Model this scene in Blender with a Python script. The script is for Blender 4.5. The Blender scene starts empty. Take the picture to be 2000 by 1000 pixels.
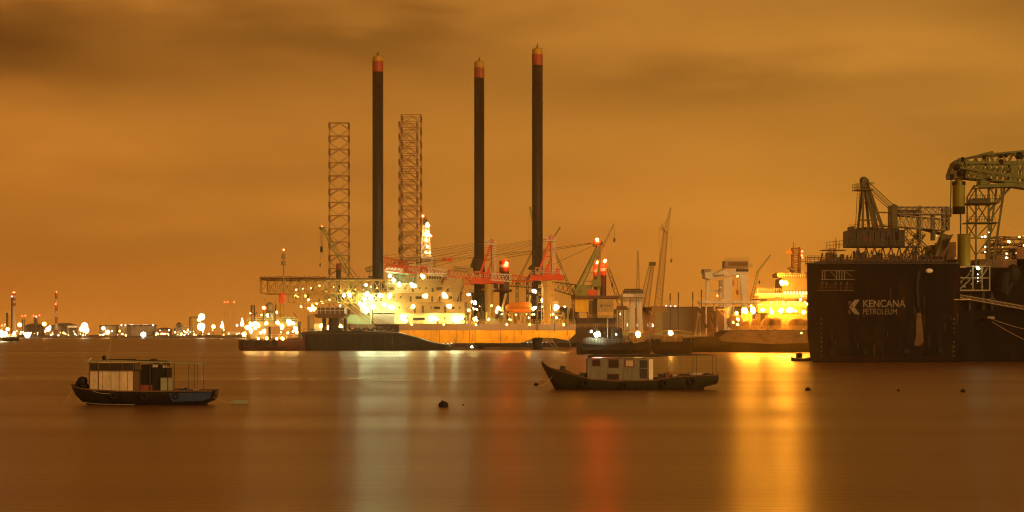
import bpy, math, random
from mathutils import Vector as V
R = random.Random(7)
S = bpy.context.scene
# ---------------------------------------------------------------- camera, sky, sun, exposure
cam = bpy.data.objects.new('camera', bpy.data.cameras.new('camera')); S.collection.objects.link(cam)
cam.location = (0, 0, 5); cam.rotation_euler = (math.radians(90), 0, 0)
cam.data.lens = 54; cam.data.sensor_width = 36; cam.data.shift_y = 0.075
cam.data.clip_start = 0.5; cam.data.clip_end = 30000
S.camera = cam
S.view_settings.view_transform = 'Standard'; S.view_settings.look = 'None'
S.view_settings.exposure = 0; S.view_settings.gamma = 1
S.cycles.use_denoising = True
try: S.cycles.denoiser = 'OPENIMAGEDENOISE'
except Exception: pass
S.cycles.max_bounces = 5; S.cycles.diffuse_bounces = 2; S.cycles.glossy_bounces = 2
S.cycles.transmission_bounces = 2; S.cycles.volume_bounces = 0
S.cycles.sample_clamp_indirect = 6; S.cycles.sample_clamp_direct = 0
S.cycles.caustics_reflective = False; S.cycles.caustics_refractive = False
S.cycles.use_light_tree = True
S.cycles.filter_width = 1.15

w = bpy.data.worlds.new('World'); S.world = w; w.use_nodes = True
nt = w.node_tree; nt.nodes.clear()
def N(t, **k):
    n = nt.nodes.new(t)
    for a, b in k.items(): setattr(n, a, b)
    return n
def M_(op, a, b=None):
    n = N('ShaderNodeMath', operation=op)
    for i, v in enumerate((a, b)):
        if v is None: continue
        if isinstance(v, (int, float)): n.inputs[i].default_value = v
        else: nt.links.new(v, n.inputs[i])
    return n.outputs[0]
tc = N('ShaderNodeTexCoord'); sx = N('ShaderNodeSeparateXYZ'); nt.links.new(tc.outputs['Generated'], sx.inputs[0])
dx, dz = sx.outputs[0], sx.outputs[2]
# slow warp so that the cloud bands have soft irregular outlines
cx = N('ShaderNodeCombineXYZ'); nt.links.new(M_('MULTIPLY', dx, 3.2), cx.inputs[0]); nt.links.new(M_('MULTIPLY', dz, 11), cx.inputs[1]); nt.links.new(M_('MULTIPLY', sx.outputs[1], 1.2), cx.inputs[2])
nz = N('ShaderNodeTexNoise'); nz.inputs['Scale'].default_value = 1.6; nz.inputs['Detail'].default_value = 5; nz.inputs['Roughness'].default_value = .42; nt.links.new(cx.outputs[0], nz.inputs['Vector'])
nz2 = N('ShaderNodeTexNoise'); nz2.inputs['Scale'].default_value = 5; nz2.inputs['Detail'].default_value = 4; nz2.inputs['Roughness'].default_value = .4; nt.links.new(cx.outputs[0], nz2.inputs['Vector'])
n1 = M_('SUBTRACT', nz.outputs[0], .5); n2 = M_('SUBTRACT', nz2.outputs[0], .5)
wx = M_('ADD', dx, M_('MULTIPLY', n1, .10)); wz = M_('ADD', dz, M_('MULTIPLY', n2, .035))
ramp = N('ShaderNodeValToRGB'); nt.links.new(M_('MULTIPLY', dz, 1.0), ramp.inputs[0])
cr = ramp.color_ramp
stops = [(0, (.86, .31, .026)), (.03, (.72, .262, .025)), (.07, (.58, .228, .025)), (.13, (.50, .205, .025)), (.22, (.43, .178, .024)), (.45, (.30, .115, .014)), (1, (.16, .06, .009))]
while len(cr.elements) < len(stops): cr.elements.new(.5)
for e, (p, c) in zip(cr.elements, stops): e.position = p; e.color = (*c, 1)
# cloud masses: direction x (right), direction z (up), widths, strength (dark < 0 < lit from the harbour below)
blobs = [(-.335, .175, .09, .026, -.50), (-.165, .190, .13, .024, -.42), (-.06, .183, .09, .02, -.30), (-.26, .155, .14, .018, -.14),
         (-.30, .215, .10, .012, .22), (.11, .155, .10, .018, -.22), (.15, .183, .13, .02, .16), (.27, .178, .07, .014, .14),
         (.33, .205, .06, .03, -.32), (-.32, .125, .11, .02, .16), (-.2, .055, .25, .014, -.10), (.3, .12, .08, .02, -.12),
         (.15, .05, .13, .06, .26), (.02, .04, .10, .02, -.08), (-.30, .0, .22, .02, .10), (.12, .08, .12, .02, .08), (.02, .21, .10, .012, .16)]
tot = M_('ADD', M_('ADD', M_('MULTIPLY', n1, .55), M_('MULTIPLY', n2, .22)), 1.0)
for a, b, s, t, k in blobs:
    u = M_('DIVIDE', M_('SUBTRACT', wx, a), s); v_ = M_('DIVIDE', M_('SUBTRACT', wz, b), t)
    g = M_('EXPONENT', M_('MULTIPLY', M_('ADD', M_('MULTIPLY', u, u), M_('MULTIPLY', v_, v_)), -1))
    tot = M_('ADD', tot, M_('MULTIPLY', g, k))
mx = N('ShaderNodeVectorMath', operation='SCALE'); nt.links.new(ramp.outputs[0], mx.inputs[0]); nt.links.new(tot, mx.inputs[3])
hx = N('ShaderNodeMapRange'); nt.links.new(M_('ADD', dx, M_('MULTIPLY', n2, .25)), hx.inputs[0]); hx.inputs[1].default_value = -.36; hx.inputs[2].default_value = .22
hm_ = N('ShaderNodeMix'); hm_.data_type = 'RGBA'; hm_.inputs[6].default_value = (1.04, .87, .84, 1); hm_.inputs[7].default_value = (1.02, 1.03, 1.08, 1); nt.links.new(hx.outputs[0], hm_.inputs[0])
hv = N('ShaderNodeVectorMath', operation='MULTIPLY'); nt.links.new(mx.outputs[0], hv.inputs[0]); nt.links.new(hm_.outputs[2], hv.inputs[1]); mx = hv
bg = N('ShaderNodeBackground'); nt.links.new(mx.outputs[0], bg.inputs[0]); bg.inputs[1].default_value = 1.0
ow = N('ShaderNodeOutputWorld'); nt.links.new(bg.outputs[0], ow.inputs[0])

sun = bpy.data.objects.new('sun', bpy.data.lights.new('sun', 'SUN')); S.collection.objects.link(sun)
sun.data.energy = 2.1; sun.data.angle = math.radians(12); sun.data.color = (1, .56, .19)  # night: parallel light added in place of unseen shore floodlights
sun.rotation_euler = (math.radians(78), 0, math.radians(32))

# ---------------------------------------------------------------- helpers
H = 5.0
class Pl:                                   # an upright plane at distance D: pixel -> metres at that distance
    def __init__(s, D): s.D = D; s.k = D / 3000.0
    def __call__(s, x, y, d=0): return V(((x - 1000) * s.k, s.D + d, H - (y - 650) * s.k))
class PlO(Pl):                             # the same plane, depths counted from `off` metres in front of it
    def __init__(s, D, off): s.D = D; s.k = D / 3000.0; s.off = off
    def __call__(s, x, y, d=0): return V(((x - 1000) * s.k, s.D - s.off + d, H - (y - 650) * s.k))
class PlT(Pl):                             # every depth d keeps its own bearing (far shore, where things stand at many depths)
    def __call__(s, x, y, d=0): k = (s.D + d) / 3000.0; return V(((x - 1000) * k, s.D + d, H - (y - 650) * k))
def wl(D): return 650 + 15000 / D          # where the water meets an upright plane at D

def paint(name, col, rough=.6, var=.25, scale=.5, streak=.25, rust=0, metal=0, rustcol=(.16, .06, .02), spec=.3):
    m = bpy.data.materials.new(name); m.use_nodes = True; t = m.node_tree
    b = t.nodes['Principled BSDF']; b.inputs['Roughness'].default_value = rough; b.inputs['Metallic'].default_value = metal
    b.inputs['Specular IOR Level'].default_value = spec
    tc = t.nodes.new('ShaderNodeTexCoord'); mp = t.nodes.new('ShaderNodeMapping'); mp.inputs['Scale'].default_value = (scale, scale, scale * streak)
    t.links.new(tc.outputs['Object'], mp.inputs[0])
    n = t.nodes.new('ShaderNodeTexNoise'); n.inputs['Scale'].default_value = 1; n.inputs['Detail'].default_value = 6; n.inputs['Roughness'].default_value = .65
    t.links.new(mp.outputs[0], n.inputs['Vector'])
    r = t.nodes.new('ShaderNodeValToRGB'); e = r.color_ramp.elements
    e[0].position = .3; e[1].position = .7
    e[0].color = (*[c * (1 - var) for c in col], 1); e[1].color = (*[min(1, c * (1 + var * .6)) for c in col], 1)
    t.links.new(n.outputs[0], r.inputs[0]); out = r.outputs[0]
    if rust:
        n3 = t.nodes.new('ShaderNodeTexNoise'); n3.inputs['Scale'].default_value = 2.3; n3.inputs['Detail'].default_value = 8; n3.inputs['Roughness'].default_value = .7
        t.links.new(mp.outputs[0], n3.inputs['Vector'])
        r3 = t.nodes.new('ShaderNodeValToRGB'); r3.color_ramp.elements[0].position = .62 - rust * .25; r3.color_ramp.elements[1].position = .72 - rust * .2
        t.links.new(n3.outputs[0], r3.inputs[0])
        mx = t.nodes.new('ShaderNodeMix'); mx.data_type = 'RGBA'; mx.inputs[7].default_value = (*rustcol, 1)
        t.links.new(r3.outputs[0], mx.inputs[0]); t.links.new(out, mx.inputs[6]); out = mx.outputs[2]
    t.links.new(out, b.inputs['Base Color'])
    return m
def emit(name, col, s):
    m = bpy.data.materials.new(name); m.use_nodes = True; t = m.node_tree; t.nodes.clear()
    e = t.nodes.new('ShaderNodeEmission'); e.inputs[0].default_value = (*col, 1); e.inputs[1].default_value = s
    o = t.nodes.new('ShaderNodeOutputMaterial'); t.links.new(e.outputs[0], o.inputs[0]); return m

mt = dict(
    yellow=paint('yellow_hull_paint', (.95, .56, .03), .5, .22, .35, .3, .25, rustcol=(.38, .15, .03)),
    shiphouse=paint('ship_house_paint', (.085, .07, .04), .6, .2, .5, .4, .2, rustcol=(.1, .05, .02)),
    coolbig=emit('cool_bank_glow', (.90, 1, .48), 90),
    grey=paint('grey_hull_paint', (.30, .24, .22), .6, .2, .3, .4),
    cream=paint('cream_house_paint', (.44, .32, .13), .5, .14, .5, .4, .12, rustcol=(.45, .30, .13)),
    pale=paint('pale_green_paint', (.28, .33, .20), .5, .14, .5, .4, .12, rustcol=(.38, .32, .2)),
    white=paint('white_paint', (.74, .70, .62), .5, .15, .6, .3, .1, rustcol=(.42, .30, .18)),
    tanpanel=paint('tan_cabin_board', (.52, .41, .27), .6, .3, 1.6, .6, .35, rustcol=(.46, .36, .22)),
    leg=paint('dark_leg_steel', (.017, .010, .0065), .45, .5, .25, .06, .35, rustcol=(.040, .018, .008), spec=.2),
    red=paint('red_crane_paint', (.74, .085, .025), .5, .2, .6, .5),
    legred=paint('red_band_paint', (.28, .045, .014), .5, .25, .5, .3),
    legyellow=paint('yellow_band_paint', (.42, .26, .02), .5, .2, .5, .3),
    green=paint('green_crane_paint', (.22, .27, .07), .55, .3, .6, .5, .3, rustcol=(.13, .09, .03)),
    olive=paint('olive_crane_paint', (.085, .075, .018), .55, .35, .6, .5, .4, rustcol=(.05, .03, .012)),
    kgreen=paint('dull_green_crane_paint', (.12, .14, .018), .55, .35, .6, .5, .4, rustcol=(.06, .04, .012)),
    yelgreen=paint('yellow_green_paint', (.20, .19, .012), .5, .25, .5, .4, .1),
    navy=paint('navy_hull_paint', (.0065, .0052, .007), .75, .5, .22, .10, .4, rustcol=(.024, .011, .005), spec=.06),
    darkboot=paint('fouled_boot_paint', (.028, .010, .007), .8, .6, .6, .3, .5, rustcol=(.01, .008, .005), spec=.05),
    tughouse=paint('tug_house_paint', (.20, .15, .075), .6, .25, .6, .4, .2),
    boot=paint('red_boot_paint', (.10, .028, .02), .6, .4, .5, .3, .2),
    black=paint('black_hull_paint', (.010, .0075, .006), .6, .4, .5, .2, .2, rustcol=(.03, .015, .008), spec=.08),
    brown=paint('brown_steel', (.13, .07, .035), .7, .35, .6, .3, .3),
    dark=paint('dark_steel', (.032, .023, .016), .6, .3, .7, .4, .2),
    steel=paint('galvanised_steel', (.26, .22, .15), .5, .2, .8, .4),
    lattice=paint('lattice_steel', (.34, .20, .08), .5, .25, .6, .4),
    ochre=paint('ochre_truss_paint', (.70, .48, .14), .5, .25, .6, .4, .2, rustcol=(.25, .14, .05)),
    orange=paint('lifeboat_orange', (.75, .25, .02), .35, .12, .8, .6),
    stripew=paint('stack_white', (.55, .45, .34), .7, .15, .1), striper=paint('stack_red', (.30, .08, .04), .7, .15, .1),
    concrete=paint('concrete', (.30, .26, .21), .8, .2, .15), shed=paint('shed_cladding', (.17, .15, .105), .7, .2, .12, 4),
    strake=paint('ship_side_paint', (.12, .085, .04), .7, .5, .25, 1.4, .45, rustcol=(.05, .03, .014)),
    shedpale=paint('shed_pale_cladding', (.36, .36, .18), .7, .15, .12, 3),
    shedrust=paint('shed_rust_cladding', (.28, .13, .06), .7, .25, .12, 2),
    ground=paint('shore_ground', (.10, .075, .05), .9, .3, .05, 1),
    boathull=paint('boat_hull_black', (.011, .009, .008), .45, .4, 1.2, .4, .2, rustcol=(.05, .03, .018)),
    boatgreen=paint('boat_hull_green', (.026, .026, .012), .5, .35, 1.2, .4, .25, rustcol=(.04, .022, .01)),
    boatwhite=paint('boat_cabin_white', (.16, .155, .115), .6, .18, 1.4, .5, .2, rustcol=(.26, .2, .12)),
    blue=paint('boat_blue', (.018, .042, .12), .5, .3, 1.5, .5), maroon=paint('maroon_wood', (.17, .04, .025), .6, .3, 1.5),
    canopy=paint('canopy_sheet', (.24, .25, .18), .7, .2, 1.2, 1), rope=paint('rope', (.42, .34, .24), .9, .2, 3),
    rubber=paint('black_rubber', (.008, .006, .005), .7, .3, 2), flag=paint('orange_flag', (.6, .16, .03), .8, .2, 2),
    letter=paint('letter_paint', (.26, .21, .15), .8, .45, 1.6, .3, .5, rustcol=(.09, .06, .04)),
    cool=emit('cool_lamp_glow', (.90, 1, .50), 26), warm=emit('warm_lamp_glow', (1, .62, .18), 24), farwarm=emit('far_flood_glow', (1, .80, .42), 14), farcool=emit('far_cool_flood_glow', (.9, 1, .8), 12),
    sodium=emit('sodium_lamp_glow', (1, .50, .09), 34), bigsod=emit('sodium_flood_glow', (1, .34, .02), 800), starc=emit('cool_flood_glow', (.80, 1, .72), 110),
    small=emit('small_lamp_glow', (1, .66, .26), 7), smallc=emit('small_cool_lamp_glow', (1, .95, .8), 7), redl=emit('red_beacon_glow', (1, .06, .02), 55),
    redbig=emit('red_beacon_bright_glow', (1, .045, .01), 900), win=emit('lit_window_glow', (1, .72, .35), 2.2), flame=emit('gas_flame_glow', (1, .7, .3), 25))
g = bpy.data.materials.new('window_glass'); g.use_nodes = True; b = g.node_tree.nodes['Principled BSDF']
b.inputs['Base Color'].default_value = (.02, .018, .015, 1); b.inputs['Roughness'].default_value = .08; b.inputs['Specular IOR Level'].default_value = .8
mt['glass'] = g

class MB:
    def __init__(s): s.v = []; s.f = []; s.m = []; s.cur = 0
    def mat(s, i): s.cur = i; return s
    def add(s, vs, fs):
        o = len(s.v); s.v += [tuple(p) for p in vs]
        for f in fs: s.f.append([o + i for i in f]); s.m.append(s.cur)
        return s
    def box(s, a, b):
        x0, x1 = sorted((a[0], b[0])); y0, y1 = sorted((a[1], b[1])); z0, z1 = sorted((a[2], b[2]))
        return s.add([(x0,y0,z0),(x1,y0,z0),(x1,y1,z0),(x0,y1,z0),(x0,y0,z1),(x1,y0,z1),(x1,y1,z1),(x0,y1,z1)],
                     [(0,3,2,1),(4,5,6,7),(0,1,5,4),(1,2,6,5),(2,3,7,6),(3,0,4,7)])
    def pb(s, P, x0, x1, y0, y1, d0, d1): return s.box(P(x0, y0, d0), P(x1, y1, d1))
    def tube(s, p, q, r, n=5, r2=None):
        p = V(p); q = V(q); a = q - p
        if a.length < 1e-6: return s
        a.normalize(); u = a.cross(V((0, 0, 1)) if abs(a.z) < .9 else V((0, 1, 0))).normalized(); w_ = a.cross(u)
        r2 = r if r2 is None else r2; vs = []
        for c, rr in ((p, r), (q, r2)):
            for i in range(n):
                t = 2 * math.pi * (i + .5) / n; vs.append(c + (u * math.cos(t) + w_ * math.sin(t)) * rr)
        fs = [(i, (i + 1) % n, n + (i + 1) % n, n + i) for i in range(n)] + [tuple(range(n))[::-1], tuple(range(n, 2 * n))]
        return s.add(vs, fs)
    def line(s, pts, r, n=4):
        for a, b in zip(pts[:-1], pts[1:]): s.tube(a, b, r, n)
        return s
    def sag(s, p, q, d, r, n=10):
        p = V(p); q = V(q)
        return s.line([p.lerp(q, i / n) - V((0, 0, d * 4 * (i / n) * (1 - i / n))) for i in range(n + 1)], r)
    def prism(s, pts, P, d0, d1):
        n = len(pts); vs = [P(x, y, d0) for x, y in pts] + [P(x, y, d1) for x, y in pts]
        return s.add(vs, [tuple(range(n)), tuple(range(n, 2 * n))[::-1]] + [((i + 1) % n, i, n + i, n + (i + 1) % n) for i in range(n)])
    def ball(s, c, r, sc=(1, 1, 1), n=10, m=6):
        vs = []; c = V(c)
        for j in range(m + 1):
            ph = math.pi * j / m
            for i in range(n):
                t = 2 * math.pi * i / n; vs.append(c + V((r * sc[0] * math.sin(ph) * math.cos(t), r * sc[1] * math.sin(ph) * math.sin(t), r * sc[2] * math.cos(ph))))
        fs = [(j * n + i, j * n + (i + 1) % n, (j + 1) * n + (i + 1) % n, (j + 1) * n + i) for j in range(m) for i in range(n)]
        return s.add(vs, fs)
    def truss(s, p, q, w, h, n, r, w2=None, h2=None, up=(0, 0, 1), rb=None, style='z'):
        p = V(p); q = V(q); a = (q - p).normalized(); sd = a.cross(V(up)).normalized(); u = sd.cross(a)
        w2 = w if w2 is None else w2; h2 = h if h2 is None else h2; rb = rb or r * .6; C = []
        for i in range(n + 1):
            t = i / n; c = p.lerp(q, t); a_ = (w + (w2 - w) * t) / 2; b_ = (h + (h2 - h) * t) / 2
            C.append([c + sd * a_ + u * b_, c - sd * a_ + u * b_, c - sd * a_ - u * b_, c + sd * a_ - u * b_])
        for k in range(4): s.tube(C[0][k], C[n][k], r, 4)
        for i in range(n):
            for k in range(4):
                l = (k + 1) % 4
                if style == 'x': s.tube(C[i][k], C[i + 1][l], rb, 4); s.tube(C[i][l], C[i + 1][k], rb, 4); s.tube(C[i][k], C[i][l], rb, 4)
                elif style == 'k' and k % 2: s.tube(C[i + 1][k], C[i + 1][l], rb, 4)
                elif style == 'k':
                    md = (C[i + 1][k] + C[i + 1][l]) / 2; m0 = (C[i][k] + C[i][l]) / 2
                    hk = C[i][k].lerp(C[i + 1][k], .5); hl = C[i][l].lerp(C[i + 1][l], .5)
                    s.tube(md, hk, rb * 1.3, 4); s.tube(md, hl, rb * 1.3, 4); s.tube(hk, m0, rb * .8, 4); s.tube(hl, m0, rb * .8, 4)
                    s.tube(C[i + 1][k], C[i + 1][l], rb * 1.3, 4)
                else:
                    if i % 2: s.tube(C[i][k], C[i + 1][l], rb, 4)
                    else: s.tube(C[i][l], C[i + 1][k], rb, 4)
        for k in range(4): s.tube(C[n][k], C[n][(k + 1) % 4], rb, 4); s.tube(C[0][k], C[0][(k + 1) % 4], rb, 4)
        return s
    def rail(s, p, q, h=1.1, n=None, r=.035):
        p = V(p); q = V(q); n = n or max(1, int((q - p).length / 2)); z = V((0, 0, h))
        for i in range(n + 1): c = p.lerp(q, i / n); s.tube(c, c + z, r, 4)
        s.tube(p + z, q + z, r, 4); s.tube(p + z * .5, q + z * .5, r, 4); return s
    def ladder(s, p, q, wd, r=.05, st=.6):
        p = V(p); q = V(q); o = V((wd / 2, 0, 0)); s.tube(p - o, q - o, r, 4); s.tube(p + o, q + o, r, 4)
        n = max(2, int((q - p).length / st))
        for i in range(n): c = p.lerp(q, (i + .5) / n); s.tube(c - o, c + o, r * .7, 4)
        return s
    def stairs(s, p, q, wd, r=.08, n=14):
        o = V((0, wd, 0)); p = V(p); q = V(q)
        for e in (V((0, 0, 0)), o): s.tube(p + e, q + e, r * 1.6, 4); s.tube(p + e + V((0, 0, 1)), q + e + V((0, 0, 1)), r * .6, 4)
        for i in range(n): c = p.lerp(q, (i + .5) / n); s.box(c + V((-.15, 0, -.02)), c + V((.15, wd, .02)))
        return s
    def hull(s, P, st, zb=None):
        # st: (px x, half beam m, px keel y, px sheer y); sides flare, flat transoms
        rows = []
        for x, b, ky, sy in st:
            k = P(x, ky); t = P(x, sy); zm = k.z + (t.z - k.z) * .45
            y = P.D + BEAM[0]
            rows.append([(t.x, y - b, t.z), (t.x, y - b * .93, zm), (k.x, y - b * .62, k.z), (k.x, y, k.z - .12 * b), (k.x, y + b * .62, k.z), (t.x, y + b * .93, zm), (t.x, y + b, t.z)])
        n = 7; vs = [p for r_ in rows for p in r_]; fs = []
        for i in range(len(rows) - 1):
            for j in range(n - 1): fs.append((i * n + j, i * n + j + 1, (i + 1) * n + j + 1, (i + 1) * n + j))
        fs.append(tuple(range(n))); l = (len(rows) - 1) * n; fs.append(tuple(range(l, l + n))[::-1])
        s.add(vs, fs)
        # deck a little under the sheer
        dv = []
        for r_ in rows:
            a = V(r_[0]); c = V(r_[6]); dv += [a * 1 + V((0, .06, -.12)), c + V((0, -.06, -.12))]
        s.add(dv, [(2 * i, 2 * i + 2, 2 * i + 3, 2 * i + 1) for i in range(len(rows) - 1)])
        return s
BEAM = [0]
ORG = {}
def build(mb, name, mats, parent=None, smooth=False):
    """link one mesh object in world metres; a child keeps the origin of its thing"""
    me = bpy.data.meshes.new(name); o0 = V((0, 0, 0))
    if parent is not None: o0 = ORG[parent.name]
    me.from_pydata([(v[0] - o0.x, v[1] - o0.y, v[2] - o0.z) for v in mb.v], [], mb.f)
    for m in (mats if isinstance(mats, (list, tuple)) else [mats]): me.materials.append(mt[m])
    for p, i in zip(me.polygons, mb.m): p.material_index = i; p.use_smooth = smooth
    me.update()
    import bmesh
    bm = bmesh.new(); bm.from_mesh(me); bmesh.ops.recalc_face_normals(bm, faces=bm.faces); bm.to_mesh(me); bm.free()
    o = bpy.data.objects.new(name, me); S.collection.objects.link(o)
    if parent is not None: o.parent = parent
    ORG[o.name] = o0
    return o
def build_each(mb, name, mats, parent, smooth=False):
    # one object per connected piece
    par = list(range(len(mb.v)))
    def find(i):
        while par[i] != i: par[i] = par[par[i]]; i = par[i]
        return i
    for f in mb.f:
        for k in f[1:]: par[find(k)] = find(f[0])
    gr = {}
    for f in mb.f: gr.setdefault(find(f[0]), []).append(f)
    for fs in gr.values():
        ids = sorted({i for f in fs for i in f}); mp = {j: i for i, j in enumerate(ids)}
        build(MB().add([mb.v[i] for i in ids], [[mp[i] for i in f] for f in fs]), name, mats, parent, smooth)
def T(name, label, cat, loc, group=None):
    o = bpy.data.objects.new(name, None); S.collection.objects.link(o); o.location = loc; ORG[o.name] = V(loc)
    o['label'] = label; o['category'] = cat
    if group: o['group'] = group
    return o
def tag(o, label, cat, group=None):
    o['label'] = label; o['category'] = cat
    if group: o['group'] = group
    return o
def single(mb, name, mats, label, cat, loc, group=None, smooth=False):
    ORG['__'] = V(loc)
    class Q: name = '__'
    me = bpy.data.meshes.new(name)
    me.from_pydata([(v[0] - loc[0], v[1] - loc[1], v[2] - loc[2]) for v in mb.v], [], mb.f)
    for m in (mats if isinstance(mats, (list, tuple)) else [mats]): me.materials.append(mt[m])
    for p, i in zip(me.polygons, mb.m): p.material_index = i; p.use_smooth = smooth
    o = bpy.data.objects.new(name, me); S.collection.objects.link(o); o.location = loc; ORG[o.name] = V(loc)
    return tag(o, label, cat, group)
def structure(o): o['kind'] = 'structure'; return o

# shared lamp meshes: a cluster of glowing balls, enlarged to suggest bloom, unit radius
LM = {}
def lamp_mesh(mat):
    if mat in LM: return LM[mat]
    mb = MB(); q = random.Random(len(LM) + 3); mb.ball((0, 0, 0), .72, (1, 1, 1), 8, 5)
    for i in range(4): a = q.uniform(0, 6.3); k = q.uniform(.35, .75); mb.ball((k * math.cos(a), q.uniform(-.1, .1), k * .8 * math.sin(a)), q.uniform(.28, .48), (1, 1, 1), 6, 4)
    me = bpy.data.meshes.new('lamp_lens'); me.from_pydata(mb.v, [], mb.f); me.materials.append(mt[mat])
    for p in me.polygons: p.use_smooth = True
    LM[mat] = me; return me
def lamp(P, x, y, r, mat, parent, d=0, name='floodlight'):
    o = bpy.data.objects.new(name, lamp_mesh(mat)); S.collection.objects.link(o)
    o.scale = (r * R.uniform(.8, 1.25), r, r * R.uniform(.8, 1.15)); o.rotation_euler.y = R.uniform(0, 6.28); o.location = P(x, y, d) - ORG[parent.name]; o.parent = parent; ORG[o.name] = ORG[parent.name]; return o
def text(s, name, size_h, width, loc, mat, parent, bold=0.0, ext=.03):
    c = bpy.data.curves.new(name, 'FONT'); c.body = s; c.size = 1; c.extrude = 0; c.offset = bold
    o = bpy.data.objects.new(name, c); S.collection.objects.link(o)
    bpy.context.view_layer.update(); d = o.dimensions.copy()
    me = bpy.data.meshes.new_from_object(o.evaluated_get(bpy.context.evaluated_depsgraph_get()))
    bpy.data.objects.remove(o); bpy.data.curves.remove(c)
    kx = width / d.x; ky = size_h / d.y
    x0 = min(v.co.x for v in me.vertices); y0 = min(v.co.y for v in me.vertices)
    for v in me.vertices: v.co = ((v.co.x - x0) * kx, -ext, (v.co.y - y0) * ky)
    me.materials.clear(); me.materials.append(mt[mat])
    o = bpy.data.objects.new(name, me); S.collection.objects.link(o)
    o.location = V(loc) - ORG[parent.name]; o.parent = parent; return o

# ---------------------------------------------------------------- water
wm = bpy.data.materials.new('sea_water'); wm.use_nodes = True; t = wm.node_tree; b = t.nodes['Principled BSDF']
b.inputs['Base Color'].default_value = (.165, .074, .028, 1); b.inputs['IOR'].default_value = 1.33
tcn = t.nodes.new('ShaderNodeTexCoord')
def wn(sc, det, scale=1.0):
    mp = t.nodes.new('ShaderNodeMapping'); mp.inputs['Scale'].default_value = sc; t.links.new(tcn.outputs['Object'], mp.inputs[0])
    n = t.nodes.new('ShaderNodeTexNoise'); n.inputs['Scale'].default_value = scale; n.inputs['Detail'].default_value = det; n.inputs['Roughness'].default_value = .6
    t.links.new(mp.outputs[0], n.inputs['Vector']); return n.outputs[0]
# time-averaged ripples: roughness drifts in long bands lying across the view
band = wn((.004, .05, 1), 2); rr = t.nodes.new('ShaderNodeMapRange'); rr.inputs[1].default_value = .3; rr.inputs[2].default_value = .7
rr.inputs[3].default_value = .27; rr.inputs[4].default_value = .38; t.links.new(band, rr.inputs[0]); t.links.new(rr.outputs[0], b.inputs['Roughness'])
bp = t.nodes.new('ShaderNodeBump'); bp.inputs['Strength'].default_value = .45; bp.inputs['Distance'].default_value = .10
t.links.new(wn((.35, 2.6, 1), 5), bp.inputs['Height']); t.links.new(bp.outputs[0], b.inputs['Normal'])
mt['water'] = wm
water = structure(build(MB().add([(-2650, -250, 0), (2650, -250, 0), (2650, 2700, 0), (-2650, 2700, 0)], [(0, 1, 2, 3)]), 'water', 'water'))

# ---------------------------------------------------------------- shores
far = MB(); PF = PlT(1500)
far.box((-2500, 1500, -1), (-60, 2600, 1.6)); far.box((-2500, 1494, -1), (-60, 1500, 1.0))
structure(build(far, 'far_shore', 'ground'))
near = MB(); near.box((30, 640, -1), (2500, 2600, 1.8)); structure(build(near, 'yard_ground', 'concrete'))

# ================================================================= FAR SHORE REFINERY (D 1500)
def stripes(P, x, y0, y1, r0, r1, n, parent, first='striper'):
    z0 = P(x, y1, 30).z; z1 = P(x, y0, 30).z; c = P(x, y0, 30)
    for i in range(n):
        a = z1 + (z0 - z1) * i / n; b_ = z1 + (z0 - z1) * (i + 1) / n
        ra = r1 + (r0 - r1) * i / n; rb = r1 + (r0 - r1) * (i + 1) / n
        mb = MB().tube((c.x, c.y, b_), (c.x, c.y, a), rb, 12, ra)
        build(mb, 'stack_band', ('striper', 'stripew')[(i + (first != 'striper')) % 2], parent, True)
st = T('chimney_stack', 'slender chimney striped red and white over its whole height, standing alone', 'chimney', PF(110, 656, 30))
stripes(PF, 110, 571, 656, 1.5, 1.2, 7, st); lamp(PF, 110.5, 570, .7, 'redl', st, 28, 'beacon'); lamp(PF, 109, 594, .6, 'redl', st, 28, 'beacon')
st = T('chimney_stack', 'thick pale chimney with red bands only near its top', 'chimney', PF(27, 656, 30))
build(MB().tube(PF(27.5, 656, 30), PF(27.5, 597, 30), 2.2, 12, 1.6), 'shaft', 'stripew', st, True)
stripes(PF, 27.5, 572, 597, 1.6, 1.4, 5, st); lamp(PF, 26, 571, .8, 'redl', st, 27, 'beacon'); lamp(PF, 28.5, 571, .8, 'redl', st, 27, 'beacon')
st = T('flare_stack', 'thin dark pole stack with a lamp on top beside the pale chimney', 'chimney', PF(23, 656, 30))
build(MB().tube(PF(23, 656, 30), PF(23, 580, 30), .8, 8, .7), 'shaft', 'dark', st); lamp(PF, 23, 579, .9, 'smallc', st, 28, 'lamp')
single(MB().tube(PF(14, 656, 30), PF(14, 611, 30), 1.1, 8, 1), 'chimney_stack', 'dark', 'short plain dark chimney without lamp beside the thick pale one', 'chimney', PF(14, 656, 30))
st = T('column_tower', 'small dark process column with a lamp on top, left of the tall striped chimney', 'tower', PF(70, 656, 30))
build(MB().tube(PF(70, 656, 30), PF(70, 622, 30), 2, 10, 1.6).tube(PF(70, 622, 30), PF(70, 619, 30), 1, 8), 'shaft', 'dark', st); lamp(PF, 70.5, 618.5, .9, 'smallc', st, 28, 'lamp')
for x in (44, 47.5): single(MB().tube(PF(x, 656, 60), PF(x, 624, 60), .5, 6), 'stack_pipe', 'dark', 'thin dark pipe stack between the pale chimney and the process column', 'chimney', PF(x, 656, 60), 'thin pipe stacks')
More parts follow.
